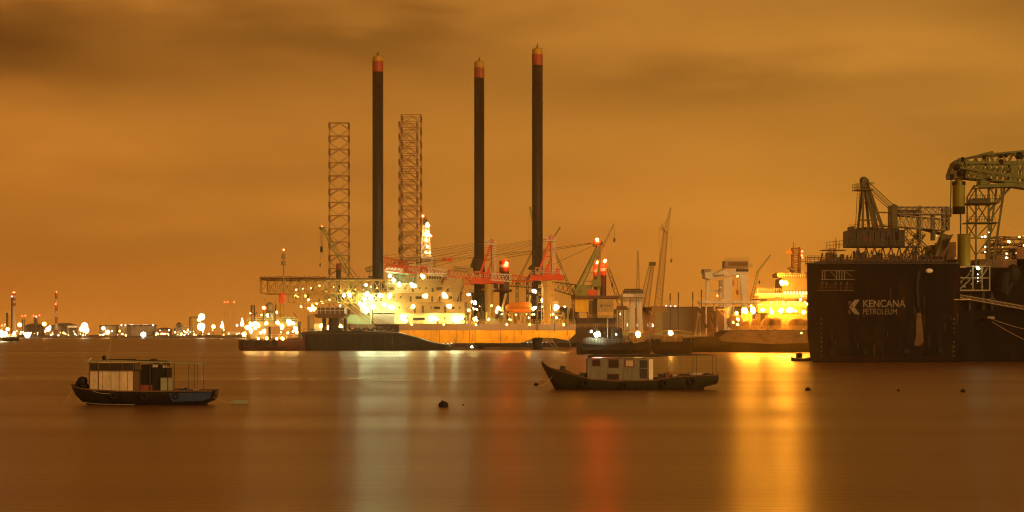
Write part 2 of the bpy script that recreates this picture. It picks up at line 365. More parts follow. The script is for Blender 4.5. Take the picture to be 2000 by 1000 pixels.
def shed(P, x0, x1, y0, y1, d, dep, mat, label, ridge=4, win=0):
    r = T('shed', label, 'building', P((x0 + x1) / 2, y1, d))
    build(MB().pb(P, x0, x1, y0 + ridge, y1, d, d + dep), 'wall', mat, r)
    e = 1.5
    build(MB().prism([(x0 - e, y0 + ridge), (x0 + (x1 - x0) * .3, y0), (x0 + (x1 - x0) * .7, y0), (x1 + e, y0 + ridge), (x1 + e, y0 + ridge + .6), (x0 - e, y0 + ridge + .6)], P, d - 1, d + dep), 'roof', 'dark', r)
    for i in range(win):
        xx = x0 + (x1 - x0) * (i + .5) / win; wv = build(MB().pb(P, xx - 1, xx + 1, y1 - 8, y1 - 6, d - .2, d), 'window', 'win', r)
    return r
shed(PF, 47, 86, 632, 656, 40, 60, 'shed', 'low dark storage shed on the left shore behind the yellow lamp')
shed(PF, 101, 152, 631, 656, 40, 60, 'concrete', 'large pale storage shed with a shallow roof, right of the tall chimney', 5)
def canopy(P, x0, x1, y, y1, d, label):
    r = T('loading_canopy', label, 'canopy', P(x0, y1, d)); build(MB().pb(P, x0, x1, y, y + 4, d, d + 8), 'roof', 'white', r)
    for x in (x0 + 1, x1 - 1): build(MB().pb(P, x - .8, x + .8, y + 4, y1, d, d + 2), 'post', 'white', r)
canopy(PF, 132, 154, 636, 656, 20, 'white loading canopy on posts left of the brightest shore lamp')
def tank(P, x0, x1, y0, y1, d, label, mat='concrete'):
    r = T('storage_tank', label, 'tank', P((x0 + x1) / 2, y1, d)); R_ = (x1 - x0) / 2 * P.k; c = P((x0 + x1) / 2, y1, d + R_); zt = P(0, y0).z
    build(MB().tube(c, (c.x, c.y, zt), R_, 28), 'shell', mat, r, False)
    build(MB().tube((c.x, c.y, zt), (c.x, c.y, zt + 1.2), R_ * 1.02, 28), 'rim', 'dark', r)
    return r
tank(PF, 194, 232, 637, 656, 30, 'wide pale round tank right of the small shore sheds')
tt = tank(PF, 235, 249, 636, 656, 20, 'narrower oil tank with lamps on its rim')
t2 = tank(PF, 248, 306, 636.5, 656, 25, 'widest oil tank with a row of lamps along its rim')
for x in (237, 245): lamp(PF, x, 635, .9, 'smallc', tt, 20, 'rim_lamp')
for x in (254, 257, 260, 269, 281, 287, 299): lamp(PF, x, 635, .9, 'smallc', t2, 30, 'rim_lamp')
shed(PF, 306, 336, 640, 656, 10, 20, 'shedrust', 'low rust coloured shed lined with lamps on the left shore', 3)
pr = T('process_unit', 'cluster of dark pipe racks and lamps in the refinery, left of the twin floodlights', 'refinery unit', PF(352, 656, 10))
mb = MB(); mb.truss(PF(340, 652, 10), PF(380, 652, 10), 10, 5, 12, .4, rb=.25); mb.truss(PF(350, 645, 20), PF(375, 645, 20), 8, 5, 8, .4, rb=.25)
mb.truss(PF(350, 656, 12), PF(350, 634, 12), 5, 5, 5, .5, up=(0, 1, 0)); build(mb, 'pipe_rack', 'steel', pr)
for x, y in ((343, 640), (355, 636)): build(MB().tube(PF(x, 656, 15), PF(x, y, 15), 1.8, 10), 'column', 'steel', pr)
build(MB().ball(PF(349.5, 634.5, 12), 2.6), 'vessel', 'dark', pr, True)
fr = T('frame_tower', 'skeletal steel frame tower beside the twin floodlights', 'tower', PF(372, 656, 20))
mb = MB().truss(PF(371.5, 656, 20), PF(371.5, 619, 20), 1.6, 1.6, 12, .25, up=(0, 1, 0)).truss(PF(371.5, 619.5, 20), PF(391, 619.5, 20), 1.2, 1, 8, .2)
build(mb, 'frame', 'dark', fr)
for x in (376, 380, 384): build(MB().tube(PF(x, 656, 22), PF(x, 620, 22), .3, 5), 'pipe', 'legyellow', fr)
def flare(x, y0, y1, label):
    r = T('flare_stack', label, 'flare stack', PF(x, 656, 10)); build(MB().tube(PF(x, 656, 10), PF(x, y1, 10), .6, 6), 'shaft', 'steel', r)
    c = PF(x, y1 - 1, 10); mb = MB().tube(c - V((0, 0, .8)), c + V((0, 0, .6)), 1.3, 8, 1.7).tube(c + V((0, 0, .6)), c + V((0, 0, (y1 - y0) * .5)), 1.7, 8, .15); build(mb, 'flame', 'flame', r, True)
flare(434, 629, 640, 'short stack with a burning flame at its tip right of the twin floodlights'); flare(473, 622, 636, 'burning flame stack nearest the tugboat')
mb = MB().pb(PF, 444, 470, 648, 650, 10, 14)
for x in (445, 451, 457, 463, 469): mb.pb(PF, x - .4, x + .4, 650, 656, 10, 12)
single(mb, 'jetty_shelter', 'white', 'long white roofed jetty shelter on the shore', 'shelter', PF(457, 656, 10))
mb = MB().pb(PF, 0, 12, 636.5, 638, 5, 8).pb(PF, 4, 5.5, 638, 652, 5, 8)
rg = T('jetty_crane', 'white T-shaped loading crane with two red lights over the jetty', 'loading arm', PF(5, 656, 5)); build(mb, 'mast', 'white', rg); lamp(PF, 9.5, 634, .9, 'redl', rg, 4, 'beacon'); lamp(PF, 4, 635, .7, 'redl', rg, 4, 'beacon')
# lamp posts: every lamp is a post with a glowing head
def lamppost(P, x, y, r, mat, label, group=None, d=0, base=657):
    mb = MB(); c = P(x, y, d); f = P(x, base, d); mb.mat(1).tube(f, c, max(.12, r * .12), 5); mb.mat(0).ball(c, r, (1, 1, 1), 8, 5)
    return single(mb, 'lamp_post', [mat, 'dark'], label, 'lamp', f, group, True)
lamppost(PF, 165, 637, 3.4, 'farwarm', 'brightest floodlight of the left shore, upper part of the cluster by the white canopy')
lamppost(PF, 168, 645, 3.0, 'farwarm', 'large floodlight just below the brightest one on the left shore', None, 2)
lamppost(PF, 160, 643, 2.4, 'sodium', 'orange floodlight on the left flank of the brightest shore cluster', None, 3)
lamppost(PF, 394, 619, 3.2, 'farwarm', 'upper of the twin floodlights on the refinery frame'); lamppost(PF, 389, 625, 1.6, 'farwarm', 'small lamp between the twin refinery floodlights', None, 3)
lamppost(PF, 393, 638, 3.8, 'farwarm', 'lower and larger of the twin refinery floodlights', None, 4)
lamppost(PF, 53.5, 654, 2.8, 'farcool', 'white floodlight low at the waterside near the left edge', None, -12, 659)
lamppost(PF, 280, 653.5, 2.6, 'farcool', 'white floodlight at the waterside in front of the widest tank', None, -12, 659)
lamppost(PF, 38.5, 634.5, 1.9, 'sodium', 'yellow lamp right of the thick pale chimney'); lamppost(PF, 86.5, 633, 1.9, 'sodium', 'yellow lamp left of the tall striped chimney')
lamppost(PF, 94, 643, 2.2, 'farcool', 'white lamp just below and left of the tall striped chimney'); lamppost(PF, 97.5, 638.5, 1.2, 'smallc', 'small white lamp beside the white lamp by the striped chimney')
lamppost(PF, 202, 641, 1.8, 'sodium', 'orange lamp in front of the wide pale tank'); lamppost(PF, 417, 638, 1.8, 'sodium', 'orange lamp right of the twin floodlights')
lamppost(PF, 210, 649, 2.2, 'sodium', 'broad orange lamp low in front of the wide pale tank'); lamppost(PF, 477, 653, 2.2, 'sodium', 'orange lamp by the shore nearest the tugboat')
lamppost(PF, 15, 643, 1.7, 'sodium', 'orange lamp over the jetty at the left edge')
lamppost(PF, 463, 635.5, 1.1, 'smallc', 'small lone lamp left of the flame nearest the tugboat')
spots = []
for i in range(115):
    x = R.choice([R.uniform(0, 60), R.uniform(60, 190), R.uniform(190, 250), R.uniform(300, 345), R.uniform(340, 480), R.uniform(340, 385)])
    y = 655 - abs(R.gauss(0, 1)) * 5.0; y = max(y, 637)
    spots.append((x, y))
for i in range(9): spots.append((308.5 + i * 2.6 + R.uniform(-.3, .3), 652 + R.uniform(-.5, .5))); 
for i in range(6): spots.append((308.5 + i * 4.3, 644.5 + (i % 2) * .6))
for i, (x, y) in enumerate(spots):
    m_ = R.choice(['small', 'small', 'smallc', 'sodium', 'small'])
    lamppost(PF, x, y, R.uniform(.35, .95), m_, 'small glowing lamp among the many refinery lights on the far left shore', 'small refinery lamps on the far shore', R.uniform(-3, 25), 656)
mb = MB()
for x, y in ((65, 617), (77, 616), (43, 617), (49, 617)):
    single(MB().ball(PF(x, y, 900), .8, (1, 1, 1), 6, 4).mat(1).tube(PF(x, y, 900), PF(x, 652, 900), .2, 4), 'beacon_mast', ['redl', 'lattice'], 'faint red beacon on a distant mast behind the left sheds', 'beacon mast', PF(x, 652, 900), 'distant red beacons')
for x, y in ((439, 590), (445, 590), (457, 590)):
    r = T('beacon_mast', 'faint red lamp on a distant mast high above the flame stacks', 'beacon mast', PF(x, 655, 900), 'distant masts above the flame stacks')
    build(MB().tube(PF(x, 655, 900), PF(x, y, 900), .25, 4), 'mast', 'lattice', r); lamp(PF, x, y, .9, 'redl', r, 900, 'beacon')
# small work boat at the left edge (D 900)
PB = Pl(900); BEAM[0] = 0
sb = T('work_boat', 'small dark work boat with white lamps in front of the refinery jetty', 'boat', PB(22, 666, 0))
build(MB().hull(PB, [(4, .3, 664, 657), (9, 1.8, 667, 658.5), (25, 2, 667, 658.5), (36, 1.8, 666, 658)]), 'hull', 'black', sb)
build(MB().pb(PB, 12, 33, 655, 659, -1, 1).pb(PB, 3, 12, 648, 659, -1, 1), 'cabin', 'white', sb)
for x, y, r in ((2, 653, 2.0), (7, 652, 1.6), (13, 651, 1.0), (30, 651, .9), (4, 647, .9)): lamp(PB, x, y, r, 'cool', sb, -2, 'lamp')

# ================================================================= REAR DRILLING RIG (D 640)
PD = Pl(640)
rr_ = T('drilling_rig', 'jack-up drilling rig behind, with three tall lattice legs and a lit derrick', 'drilling rig', PD(740, wl(640), 20))
build(MB().prism([(655, 600), (890, 600), (890, 632), (870, 640), (680, 640), (655, 628)], PD, 8, 50), 'hull', 'grey', rr_)
def lattice_leg(x0, x1, ytop, d, bays, dep):
    P = PlO(640 + d, d); cxm = (x0 + x1) / 2; wd = (x1 - x0) * P.k
    mb = MB(); p = P(cxm, 680, d); q = P(cxm, ytop, d); n = int(bays)
    mb.truss(p, q, wd, dep, n, .20, up=(0, 1, 0), rb=.15, style='k')
    ch = mb.mat(1)                           # toothed rack plates near the nodes
    for i in range(n):
        a = p.lerp(q, (i + .55) / n); b_ = p.lerp(q, (i + 1) / n)
        for sx_ in (-1, 1):
            for sy in (-1, 1):
                o_ = V((sx_ * wd / 2, sy * dep / 2, 0)); ch.tube(a + o_, b_ + o_, .36, 4)
    return build(mb, 'lattice_leg', ['lattice', 'brown'], rr_)
lattice_leg(643.5, 681.5, 240, 0, 17, 3); lattice_leg(785, 822.5, 226, 8, 18, 7); lattice_leg(780.5, 815, 239, 34, 18, 7)
PV = PlO(652, 12)
dk = MB().truss(PV(832, 560, 12), PV(832, 440, 12), 6.2, 5, 8, .32, 2.2, 2.2, up=(0, 1, 0), rb=.22, style='x')
dr = build(dk, 'derrick', 'white', rr_)
build(MB().pb(PV, 822, 846, 503, 507, 8, 16), 'derrick_floor', 'white', rr_)
build(MB().pb(PV, 827, 834, 428, 440, 10, 14).tube(PV(830, 428, 12), PV(830, 422, 12), .2, 5), 'crown_block', 'dark', rr_)
lamp(PV, 827, 423, .6, 'redl', rr_, 9, 'beacon'); lamp(PV, 843, 462, .45, 'redl', rr_, 9, 'beacon')
for x, y, r in ((836, 441, 1.1), (835, 455, .8), (832, 459, .8), (838, 460, .9), (833, 470, .6), (836, 482, .55), (833, 494, .55), (840, 494, .5)): lamp(PV, x, y, r, 'warm', rr_, 8, 'derrick_lamp')
build(MB().pb(PD, 668, 760, 585, 602, 10, 26).pb(PD, 760, 860, 560, 602, 20, 40), 'deckhouse', 'cream', rr_)
for x, y in ((690, 590), (720, 592), (655, 602)): lamp(PD, x, y, .8, 'sodium', rr_, 6)
# small green crane left of the first lattice leg
gc = T('deck_crane', 'small green lattice crane with a hanging hook, left of the leftmost lattice leg', 'crane', PD(690, 600, -8))
build(MB().truss(PD(692, 548, -8), PD(636, 450, -8), 1.6, 2.6, 14, .16, 1, 1.2, up=(0, 1, 0), rb=.1), 'boom', 'green', gc)
build(MB().pb(PD, 628, 640, 446, 450, -9, -7).ball(PD(632, 448, -8), .8), 'boom_head', 'green', gc)
build(MB().pb(PD, 684, 702, 546, 560, -12, -4).tube(PD(692, 600, -8), PD(692, 560, -8), 1.6, 10), 'pedestal', 'green', gc)
mb = MB()
for x, y in ((630, 512), (633, 487), (635, 500)): mb.tube(PD(x, 450, -8), PD(x, y, -8), .07, 4)
mb.tube(PD(684, 520, -8), PD(704, 545, -8), .08, 4).tube(PD(640, 452, -8), PD(704, 545, -8), .08, 4)
build(mb, 'cable', 'dark', gc); build(MB().ball(PD(632.5, 489, -8), .75, (.8, .8, 1.8)).ball(PD(630, 519, -8), .45, (.7, .7, 1.8)), 'hook', 'dark', gc, True); lamp(PD, 633, 445, .4, 'redl', gc, -8, 'beacon')

# ================================================================= MAIN JACK-UP (D 454)
P = Pl(454)
rig = T('jackup_rig', 'brightly lit jack-up platform with yellow hull and tall dark tubular legs', 'jack-up rig', P(920, wl(454), 20))
hull = [(780, 633), (1124, 633), (1124, 652), (1110, 665), (1085, 660), (1045, 659), (1016, 670), (850, 670), (835, 668), (790, 657), (780, 656)]
build(MB().prism(hull, P, 0, 42), 'hull', 'yellow', rig)
build(MB().pb(P, 779.5, 1124.5, 632.2, 645, -.15, 42.1), 'hull_band', 'grey', rig)
build(MB().prism([(690, 633), (779.4, 633), (779.4, 656), (760, 654), (690, 654)], P, 5, 42), 'stern_hull', 'brown', rig)  # shadowed end of the hull, its shade put into the brown paint
mb = MB()
for x in (740, 797, 858, 891, 917, 928, 978, 1004, 1018, 1108): mb.pb(P, x - .4, x + .4, 645.2, 669 if 850 < x < 1010 else 655, -.12, 0)
build_each(mb, 'hull_seam', 'dark', rig)
mb = MB()
for x in (1049, 1083): mb.pb(P, x - .8, x + .8, 632, 646, -.6, -.2)
build(mb, 'fender_post', 'dark', rig)
def leg(x, D, yt, yy, yr, wpx=21.2):
    L = Pl(D); r = wpx / 2 * L.k; f = L(x, wl(D), 0); f.z = -2
    mb = MB().tube(f, (f.x, f.y, L(0, yr).z), r, 28); z = 4
    while z < L(0, yr).z: mb.tube((f.x, f.y, z), (f.x, f.y, z + .22), r * 1.018, 28); z += 5.4
    o = build(mb, 'tubular_leg', 'leg', rig, False)
    for p_ in o.data.polygons: p_.use_smooth = len(p_.vertices) == 4
    zr, zy, zt = L(0, yr).z, L(0, yy).z, L(0, yt).z
    c = build(MB().tube((f.x, f.y, zr), (f.x, f.y, zy), r * 1.01, 28), 'red_band', 'legred', o)
    c = build(MB().tube((f.x, f.y, zy), (f.x, f.y, zt), r * 1.01, 28, r * .96).tube((f.x, f.y, zt), (f.x, f.y, zt + .5), r * .8, 20, r * .5), 'yellow_cap', 'legyellow', o)
    mb = MB().tube((f.x, f.y, zt), (f.x, f.y, zt + 1.9), .10, 5).tube((f.x - .4, f.y, zt + 1.1), (f.x + .5, f.y, zt + 1.5), .07, 4).box((f.x - .3, f.y - .2, zt + .3), (f.x + .2, f.y + .2, zt + 1.0))
    for i in range(12):
        a = i * math.pi / 6; mb.tube((f.x + r * .93 * math.cos(a), f.y + r * .93 * math.sin(a), zt), (f.x + r * .93 * math.cos(a), f.y + r * .93 * math.sin(a), zt + .5), .04, 4)
    build(mb, 'aerial', 'dark', o)
    # pin holes down the leg
    mb = MB(); z = 12
    while z < zr - 2:
        mb.box((f.x - .2 + r * .35, f.y - r * .94 - .05, z), (f.x + .2 + r * .35, f.y - r + .5, z + .7)); z += 1.8
    build(mb, 'pin_slot', 'black', o)
leg(738, 462, 112, 120, 141); leg(936, 490, 122, 133, 153, 20); leg(1049.5, 462, 97, 107, 128)
# jack houses round the legs
for x, y0, fl in ((738, 543, 0), (936, 505, 1), (1049.5, 520, 1)):
    L = Pl(462 if x != 936 else 490); c = L(x, 633); r = 11 * L.k; mb = MB()
    z0 = c.z
    if fl: z1 = L(0, 530).z; mb.tube((c.x - .7, c.y, z1), (c.x - .2, c.y, L(0, y0).z), r * 1.45, 16, r * 1.02)
    for i in range(4):
        a = math.pi / 4 + i * math.pi / 2; q = V((c.x + r * 1.5 * math.cos(a), c.y + r * 1.5 * math.sin(a), z0)); mb.tube(q, (q.x, q.y, L(0, 575).z), .35, 6)
    for yy in (575, 604): zz = L(0, yy).z; mb.tube((c.x, c.y, zz), (c.x, c.y, zz + .5), r * 1.9, 16)
    build(mb, 'jack_house', 'dark' if fl else 'pale', rig)
    mb = MB(); zz = L(0, 575).z + .5
    for i in range(12):
        a = i * math.pi / 6; b_ = (i + 1) * math.pi / 6; mb.rail((c.x + r * 1.85 * math.cos(a), c.y + r * 1.85 * math.sin(a), zz), (c.x + r * 1.85 * math.cos(b_), c.y + r * 1.85 * math.sin(b_), zz), 1.1, 1)
    build(mb, 'railing', 'steel', rig)
# deckhouse tiers
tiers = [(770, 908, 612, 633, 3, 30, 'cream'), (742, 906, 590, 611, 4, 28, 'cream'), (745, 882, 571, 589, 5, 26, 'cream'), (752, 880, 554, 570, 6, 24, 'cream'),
         (700, 742, 590, 611, 6, 26, 'pale'), (696, 745, 571, 589, 8, 26, 'pale'), (700, 752, 556, 570, 10, 24, 'pale'), (728, 770, 613, 633, 2, 14, 'concrete'), (666, 728, 614, 633, 8, 20, 'pale')]  # pale tiers hold the green tint of the cool lamps in their paint
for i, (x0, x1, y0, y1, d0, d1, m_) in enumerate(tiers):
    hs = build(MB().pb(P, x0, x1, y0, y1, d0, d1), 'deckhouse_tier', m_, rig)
    if i < 7:
        build(MB().pb(P, x0 - 3, x1 + 3, y0 - 1.2, y0, d0 - 1.6, d1), 'deck_slab', m_, hs)
        build(MB().rail(P(x0 - 3, y0 - 1.2, d0 - 1.5), P(x1 + 3, y0 - 1.2, d0 - 1.5), 1.1), 'railing', 'steel', hs)
        n = int((x1 - x0) / 14)
        for k in range(n):
            xx = x0 + (k + .5 + R.uniform(-.2, .2)) * (x1 - x0) / n; ym = y0 + (y1 - y0) * .5
            if R.random() < .3: build(MB().pb(P, xx - 2, xx + 2, y0 + 7, y1, d0 - .06, d0), 'door', 'dark', hs)
            elif R.random() < .35: build(MB().pb(P, xx - 6, xx + 6, ym - 2, ym + 3, d0 - .06, d0).pb(P, xx - .3, xx + .3, ym - 2, ym + 3, d0 - .12, d0), 'window', 'glass', hs)
            else: build(MB().pb(P, xx - 1.2, xx + 1.2, ym - 2, ym + 1.5, d0 - .06, d0), 'window', 'glass', hs)
# wheelhouse with raked right end
build(MB().prism([(812, 534), (864, 534), (858, 553), (812, 553)], P, 6, 20), 'wheelhouse', 'cream', rig)
build(MB().prism([(880, 553), (900, 553 - 18), (902, 556), (888, 590), (880, 590)], P, 7, 20), 'bridge_wing', 'cream', rig)
for k in range(9): build(MB().pb(P, 816 + k * 5, 819.5 + k * 5, 538, 543.5, 5.94, 6), 'window', 'glass', rig)
build(MB().pb(P, 808, 870, 532, 534, 4, 21), 'wheelhouse_roof', 'white', rig)
build(MB().rail(P(808, 532, 4.2), P(870, 532, 4.2)).truss(P(845, 532, 12), P(845, 505, 12), 1, 1, 5, .08, .4, .4, up=(0, 1, 0)), 'roof_rail', 'steel', rig)
# cool lit machinery platform left of the wheelhouse
mb = MB().pb(P, 750, 812, 552, 554, 4, 20)
for i in range(14): x = 752 + i * 4.4; mb.pb(P, x, x + 1.1, 534, 552, 5 + (i % 3) * 2, 5.6 + (i % 3) * 2)
mb.pb(P, 752, 810, 533, 534.5, 4, 14).pb(P, 765, 780, 538, 552, 9, 13).pb(P, 790, 806, 540, 552, 8, 13)
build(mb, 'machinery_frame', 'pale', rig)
mb = MB().truss(P(752, 526, 5), P(784, 528, 5), 3, 7 * P.k, 5, .22, rb=.14); build(mb, 'boom_rest', 'white', rig)
mb = MB().tube(P(722, 520, 14), P(720, 555, 14), .12).tube(P(714, 520, 14), P(714, 555, 14), .1).pb(P, 712, 730, 537, 538.5, 10, 18).truss(P(706, 524, 14), P(728, 518, 14), 2, 1.2, 5, .1).rail(P(705, 552, 9), P(728, 552, 9))
build(mb, 'stair_tower', 'brown', rig)
# stairs on the house front
mb = MB()
for a, b_ in (((862, 571), (885, 553)), ((775, 590), (796, 571)), ((785, 590), (808, 612)), ((835, 613), (854, 633)), ((846, 590), (862, 571))): mb.stairs(P(*a, 1.0), P(*b_, 1.0), .9)
build(mb, 'stairway', 'ochre', rig)
mb = MB()
for a, b_ in (((668, 592), (720, 633)), ((682, 590), (737, 633)), ((655, 612), (682, 633)), ((690, 585), (700, 592))): mb.stairs(P(*a, 0), P(*b_, 0), 1.2, .11, 26)
build(mb, 'gangway_stair', 'ochre', rig)
# long ochre truss: helideck support reaching out to the left
tr = MB(); tr.truss(P(510, 558.5, 6), P(760, 560, 6), 12, 26 * P.k, 16, .20, 12, 26 * P.k, rb=.15, style='x')
tr.truss(P(560, 581, 8), P(740, 582, 8), 10, 18 * P.k, 13, .14, rb=.11, style='x')
tr.line([P(570, 572, 2), P(607, 612, 2)], .18).line([P(560, 572, 2), P(600, 590, 2)], .14)
for i in range(17): x = 512 + i * 15.3; tr.tube(P(x, 545, -.2), P(x, 573, -.2), .12, 4)
o = build(tr, 'helideck_truss', 'ochre', rig)
mb = MB().pb(P, 510, 640, 542.6, 544.6, -3, 17).pb(P, 640, 745, 543.6, 545.6, -1, 14)
for i in range(24): x = 512 + i * 9.5; mb.tube(P(x, 543, -3), P(x + R.uniform(-3, 3), 541 - R.uniform(0, 1.6), -3), .09, 4)
mb.line([P(512 + i * 12, 541.5 + R.uniform(-.8, .8), -3) for i in range(12)], .10)
build(mb, 'helideck_floor', 'brown', rig)
build(MB().rail(P(508, 572, -1), P(560, 572, -1), 1.3).rail(P(508, 572, 13), P(560, 572, 13), 1.3).pb(P, 508, 575, 572, 573.2, -1, 13).tube(P(508, 541, 0), P(508, 573, 0), .12).pb(P, 585, 660, 589.5, 591.5, -1, 10), 'walkway', 'ochre', rig)
mb = MB()
for i in range(40):
    x = R.uniform(585, 745); y = R.uniform(562, 590); h_ = R.uniform(3, 9); mb.pb(P, x, x + R.uniform(1, 4), y - h_, y, 10 + R.uniform(0, 6), 12 + R.uniform(4, 8))
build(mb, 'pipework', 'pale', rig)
# deck clutter on the open right half
mb = MB(); mc = MB()
for i in range(230):
    x = R.uniform(908, 1112); h_ = R.uniform(4, 26) if R.random() < .7 else R.uniform(20, 44); d = R.uniform(2, 30)
    if abs(x - 936) < 13 or abs(x - 1050) < 13 and d > 4: d = R.uniform(22, 36)
    k = R.random(); q = mb if R.random() < .6 else mc
    q.pb(P, x - 2, x + 3, 632, 633.2, d - .5, d + 1.5)
    if k < .45: q.tube(P(x, 633, d), P(x + R.uniform(-2, 2), 633 - h_, d), R.uniform(.08, .3), 5)
    elif k < .75: q.pb(P, x, x + R.uniform(3, 11), 633 - h_ * .5, 633, d, d + R.uniform(1, 4))
    else: q.tube(P(x, 633, d), P(x + R.uniform(-12, 12), 633 - h_, d), R.uniform(.08, .22), 5).pb(P, x - 1, x + 4, 631, 633.3, d, d + 2)
build(mb, 'deck_pipework', 'ochre', rig); build(mc, 'deck_machinery', 'pale', rig)
build(MB().rail(P(905, 632.2, .2), P(1124, 632.2, .2), 1.15, 70, .05).rail(P(905, 632.2, 40), P(1124, 632.2, 40), 1.15, 40, .05), 'deck_railing', 'ochre', rig)
for x in (888, 893, 898): build(MB().tube(P(x - 1, 610, 8), P(x, 575, 8), .34, 8).tube(P(x, 575, 8), P(x + 2.5, 569, 8), .34, 8), 'exhaust_pipe', 'brown', rig)
tw = MB().truss(P(1070, 633, 6), P(1070, 548, 6), 3.6, 3.6, 10, .14, up=(0, 1, 0), style='x')
for y in (560, 575, 590, 605): tw.pb(P, 1052, 1088, y, y + 1, 3, 9).rail(P(1052, y, 3), P(1088, y, 3))
build(tw, 'access_tower', 'ochre', rig)
mb = MB().pb(P, 1079, 1093, 588, 610, 2, 8).pb(P, 1074, 1100, 615, 617, 1, 9).rail(P(1074, 615, 1), P(1100, 615, 1)).line([P(1083, 633, 2), P(1098, 617, 2)], .15).line([P(1098, 633, 2), P(1083, 617, 2)], .15)
build(mb, 'control_cabin', 'cream', rig)
mb = MB()
for x, y, h_ in ((722, 633, 2), (1121, 633, 22), (1049, 633, 55), (994, 633, 8)): mb.tube(P(x, y, .6), P(x, y - h_, .6), .12, 5)
mb.tube(P(1074, 602, 1), P(1082, 633, 1), .28, 6); build_each(mb, 'pole', 'steel', rig)
for x, y, r, m_ in [(672, 577, .75, 'cool'), (683, 576, .9, 'cool'), (716, 574, 1.25, 'cool'), (724, 581, 1.0, 'cool'), (711, 583, .8, 'cool'), (742, 577, .95, 'cool'), (708, 597, 1.1, 'cool'), (728, 599, 1.1, 'cool'), (714, 606, 1.1, 'cool'), (702, 593, .8, 'cool'), (750, 595, .9, 'cool'),
                    (763, 600, 1.15, 'cool'), (768, 547, .9, 'cool'), (779, 556, .95, 'cool'), (761, 538, .7, 'cool'), (714, 556, .6, 'cool'), (665, 597, .35, 'cool'),
                    (760, 577, 1.1, 'warm'), (825, 539, 1.2, 'warm'), (806, 557, 1.2, 'warm'), (830, 578, 1.2, 'warm'), (868, 577, 1.2, 'warm'), (806, 599, 1.1, 'warm'), (877, 598, 1.0, 'warm'), (787, 620, 1.2, 'warm'),
                    (793, 626, .8, 'warm'), (843, 622, 1.4, 'warm'), (853, 624, .8, 'warm'), (889, 623, 1.2, 'cool'), (901, 621, 1.0, 'warm'), (916, 575, .7, 'cool'), (928, 592, .85, 'cool'), (916, 606, .6, 'warm'), (928, 622, .85, 'warm'), (922, 590, .5, 'cool'),
                    (974, 602, .85, 'warm'), (970, 609, .6, 'cool'), (1044, 569, .85, 'cool'), (1059, 587, .8, 'warm'), (1065, 586, .5, 'warm'), (1072, 586, .65, 'warm'), (1044, 602, .75, 'cool'), (1086, 601, 1.2, 'warm'), (1071, 609, .7, 'cool'), (1072, 617, .7, 'warm')]:
    dd = 1.2 if x < 905 else -1.0
    lamp(P, x, y, r * .78, 'coolbig' if (m_ == 'cool' and r > .88) or x in (843, 787) else m_, rig, dd - (2 if 1040 < x < 1100 or x < 700 else 0))
for x, y in ((592, 578), (598, 585), (606, 597), (614, 592), (626, 590), (640, 585), (577, 580), (584, 598), (600, 602), (610, 603), (572, 577)): lamp(P, x, y, .42 if x != 610 else .8, 'sodium', rig, 5)
lamp(P, 1060, 556, .4, 'sodium', rig, 2); lamp(P, 602, 604, .7, 'warm', rig, 4)

for i in range(26):  # added small lamps, scattered to brighten the deck clutter
    x = R.uniform(908, 1110); lamp(P, x, R.uniform(596, 628), R.uniform(.16, .34), R.choice(['warm', 'warm', 'cool', 'sodium']), rig, R.uniform(-.5, 3))
for i in range(12): lamp(P, 575 + i * 14.5, R.uniform(556, 570), R.uniform(.16, .3), R.choice(['sodium', 'warm']), rig, R.uniform(2, 8))  # lamps added inside the truss to make it brighter
for x in (806, 868, 930, 990, 1034, 1100): lamp(P, x, 634, .20, 'bigsod', rig, -4.5, 'added_hull_light'); build(MB().tube(P(x, 633.5, -4.4), P(x, 631, 0), .06, 4), 'added_light_arm', 'steel', rig)  # added floods on outboard arms, there to brighten the yellow hull
# lifeboat on its davit
lb = T('lifeboat', 'orange enclosed lifeboat hanging above the rig deck', 'lifeboat', P(1013, 602, -1))
rings = []; vs = []; n = 14
prof = [(987, 0.05), (989, .45), (995, .78), (1005, .95), (1018, 1), (1030, .96), (1036, .85), (1038, .6)]
for x, k in prof:
    c = P(x, 601, -1)
    for i in range(n):
        a = 2 * math.pi * i / n; vs.append((c.x, c.y + 1.5 * k * math.cos(a), c.z + (1.75 if math.sin(a) > 0 else 1.55) * k ** .8 * math.sin(a)))
fs = [(j * n + i, j * n + (i + 1) % n, (j + 1) * n + (i + 1) % n, (j + 1) * n + i) for j in range(len(prof) - 1) for i in range(n)] + [tuple(range(n)), tuple(range((len(prof) - 1) * n, len(prof) * n))]
build(MB().add(vs, fs), 'hull', 'orange', lb, True)
build(MB().pb(P, 1016, 1026, 589.0, 592.5, -1.7, -.3), 'hatch', 'orange', lb)
build(MB().pb(P, 988, 1037.5, 601.2, 602.2, -2.62, -2.4), 'rubbing_strip', 'dark', lb)
dv = MB()
dv.line([P(988, 633, 0), P(982, 600, 0), P(989, 573, 0)], .4, 6).line([P(1036, 633, 0), P(1033, 592, 0), P(1036, 578, 0)], .32, 6).tube(P(989, 573, 0), P(991, 590, -1), .08)
for x in (1000, 1008, 1016, 1024): dv.tube(P(x, 633, 0), P(x, 612, 0), .14)
dv.pb(P, 985, 1036, 612, 613.5, -1, 2)
build(dv, 'lifeboat_davit', 'cream', rig)

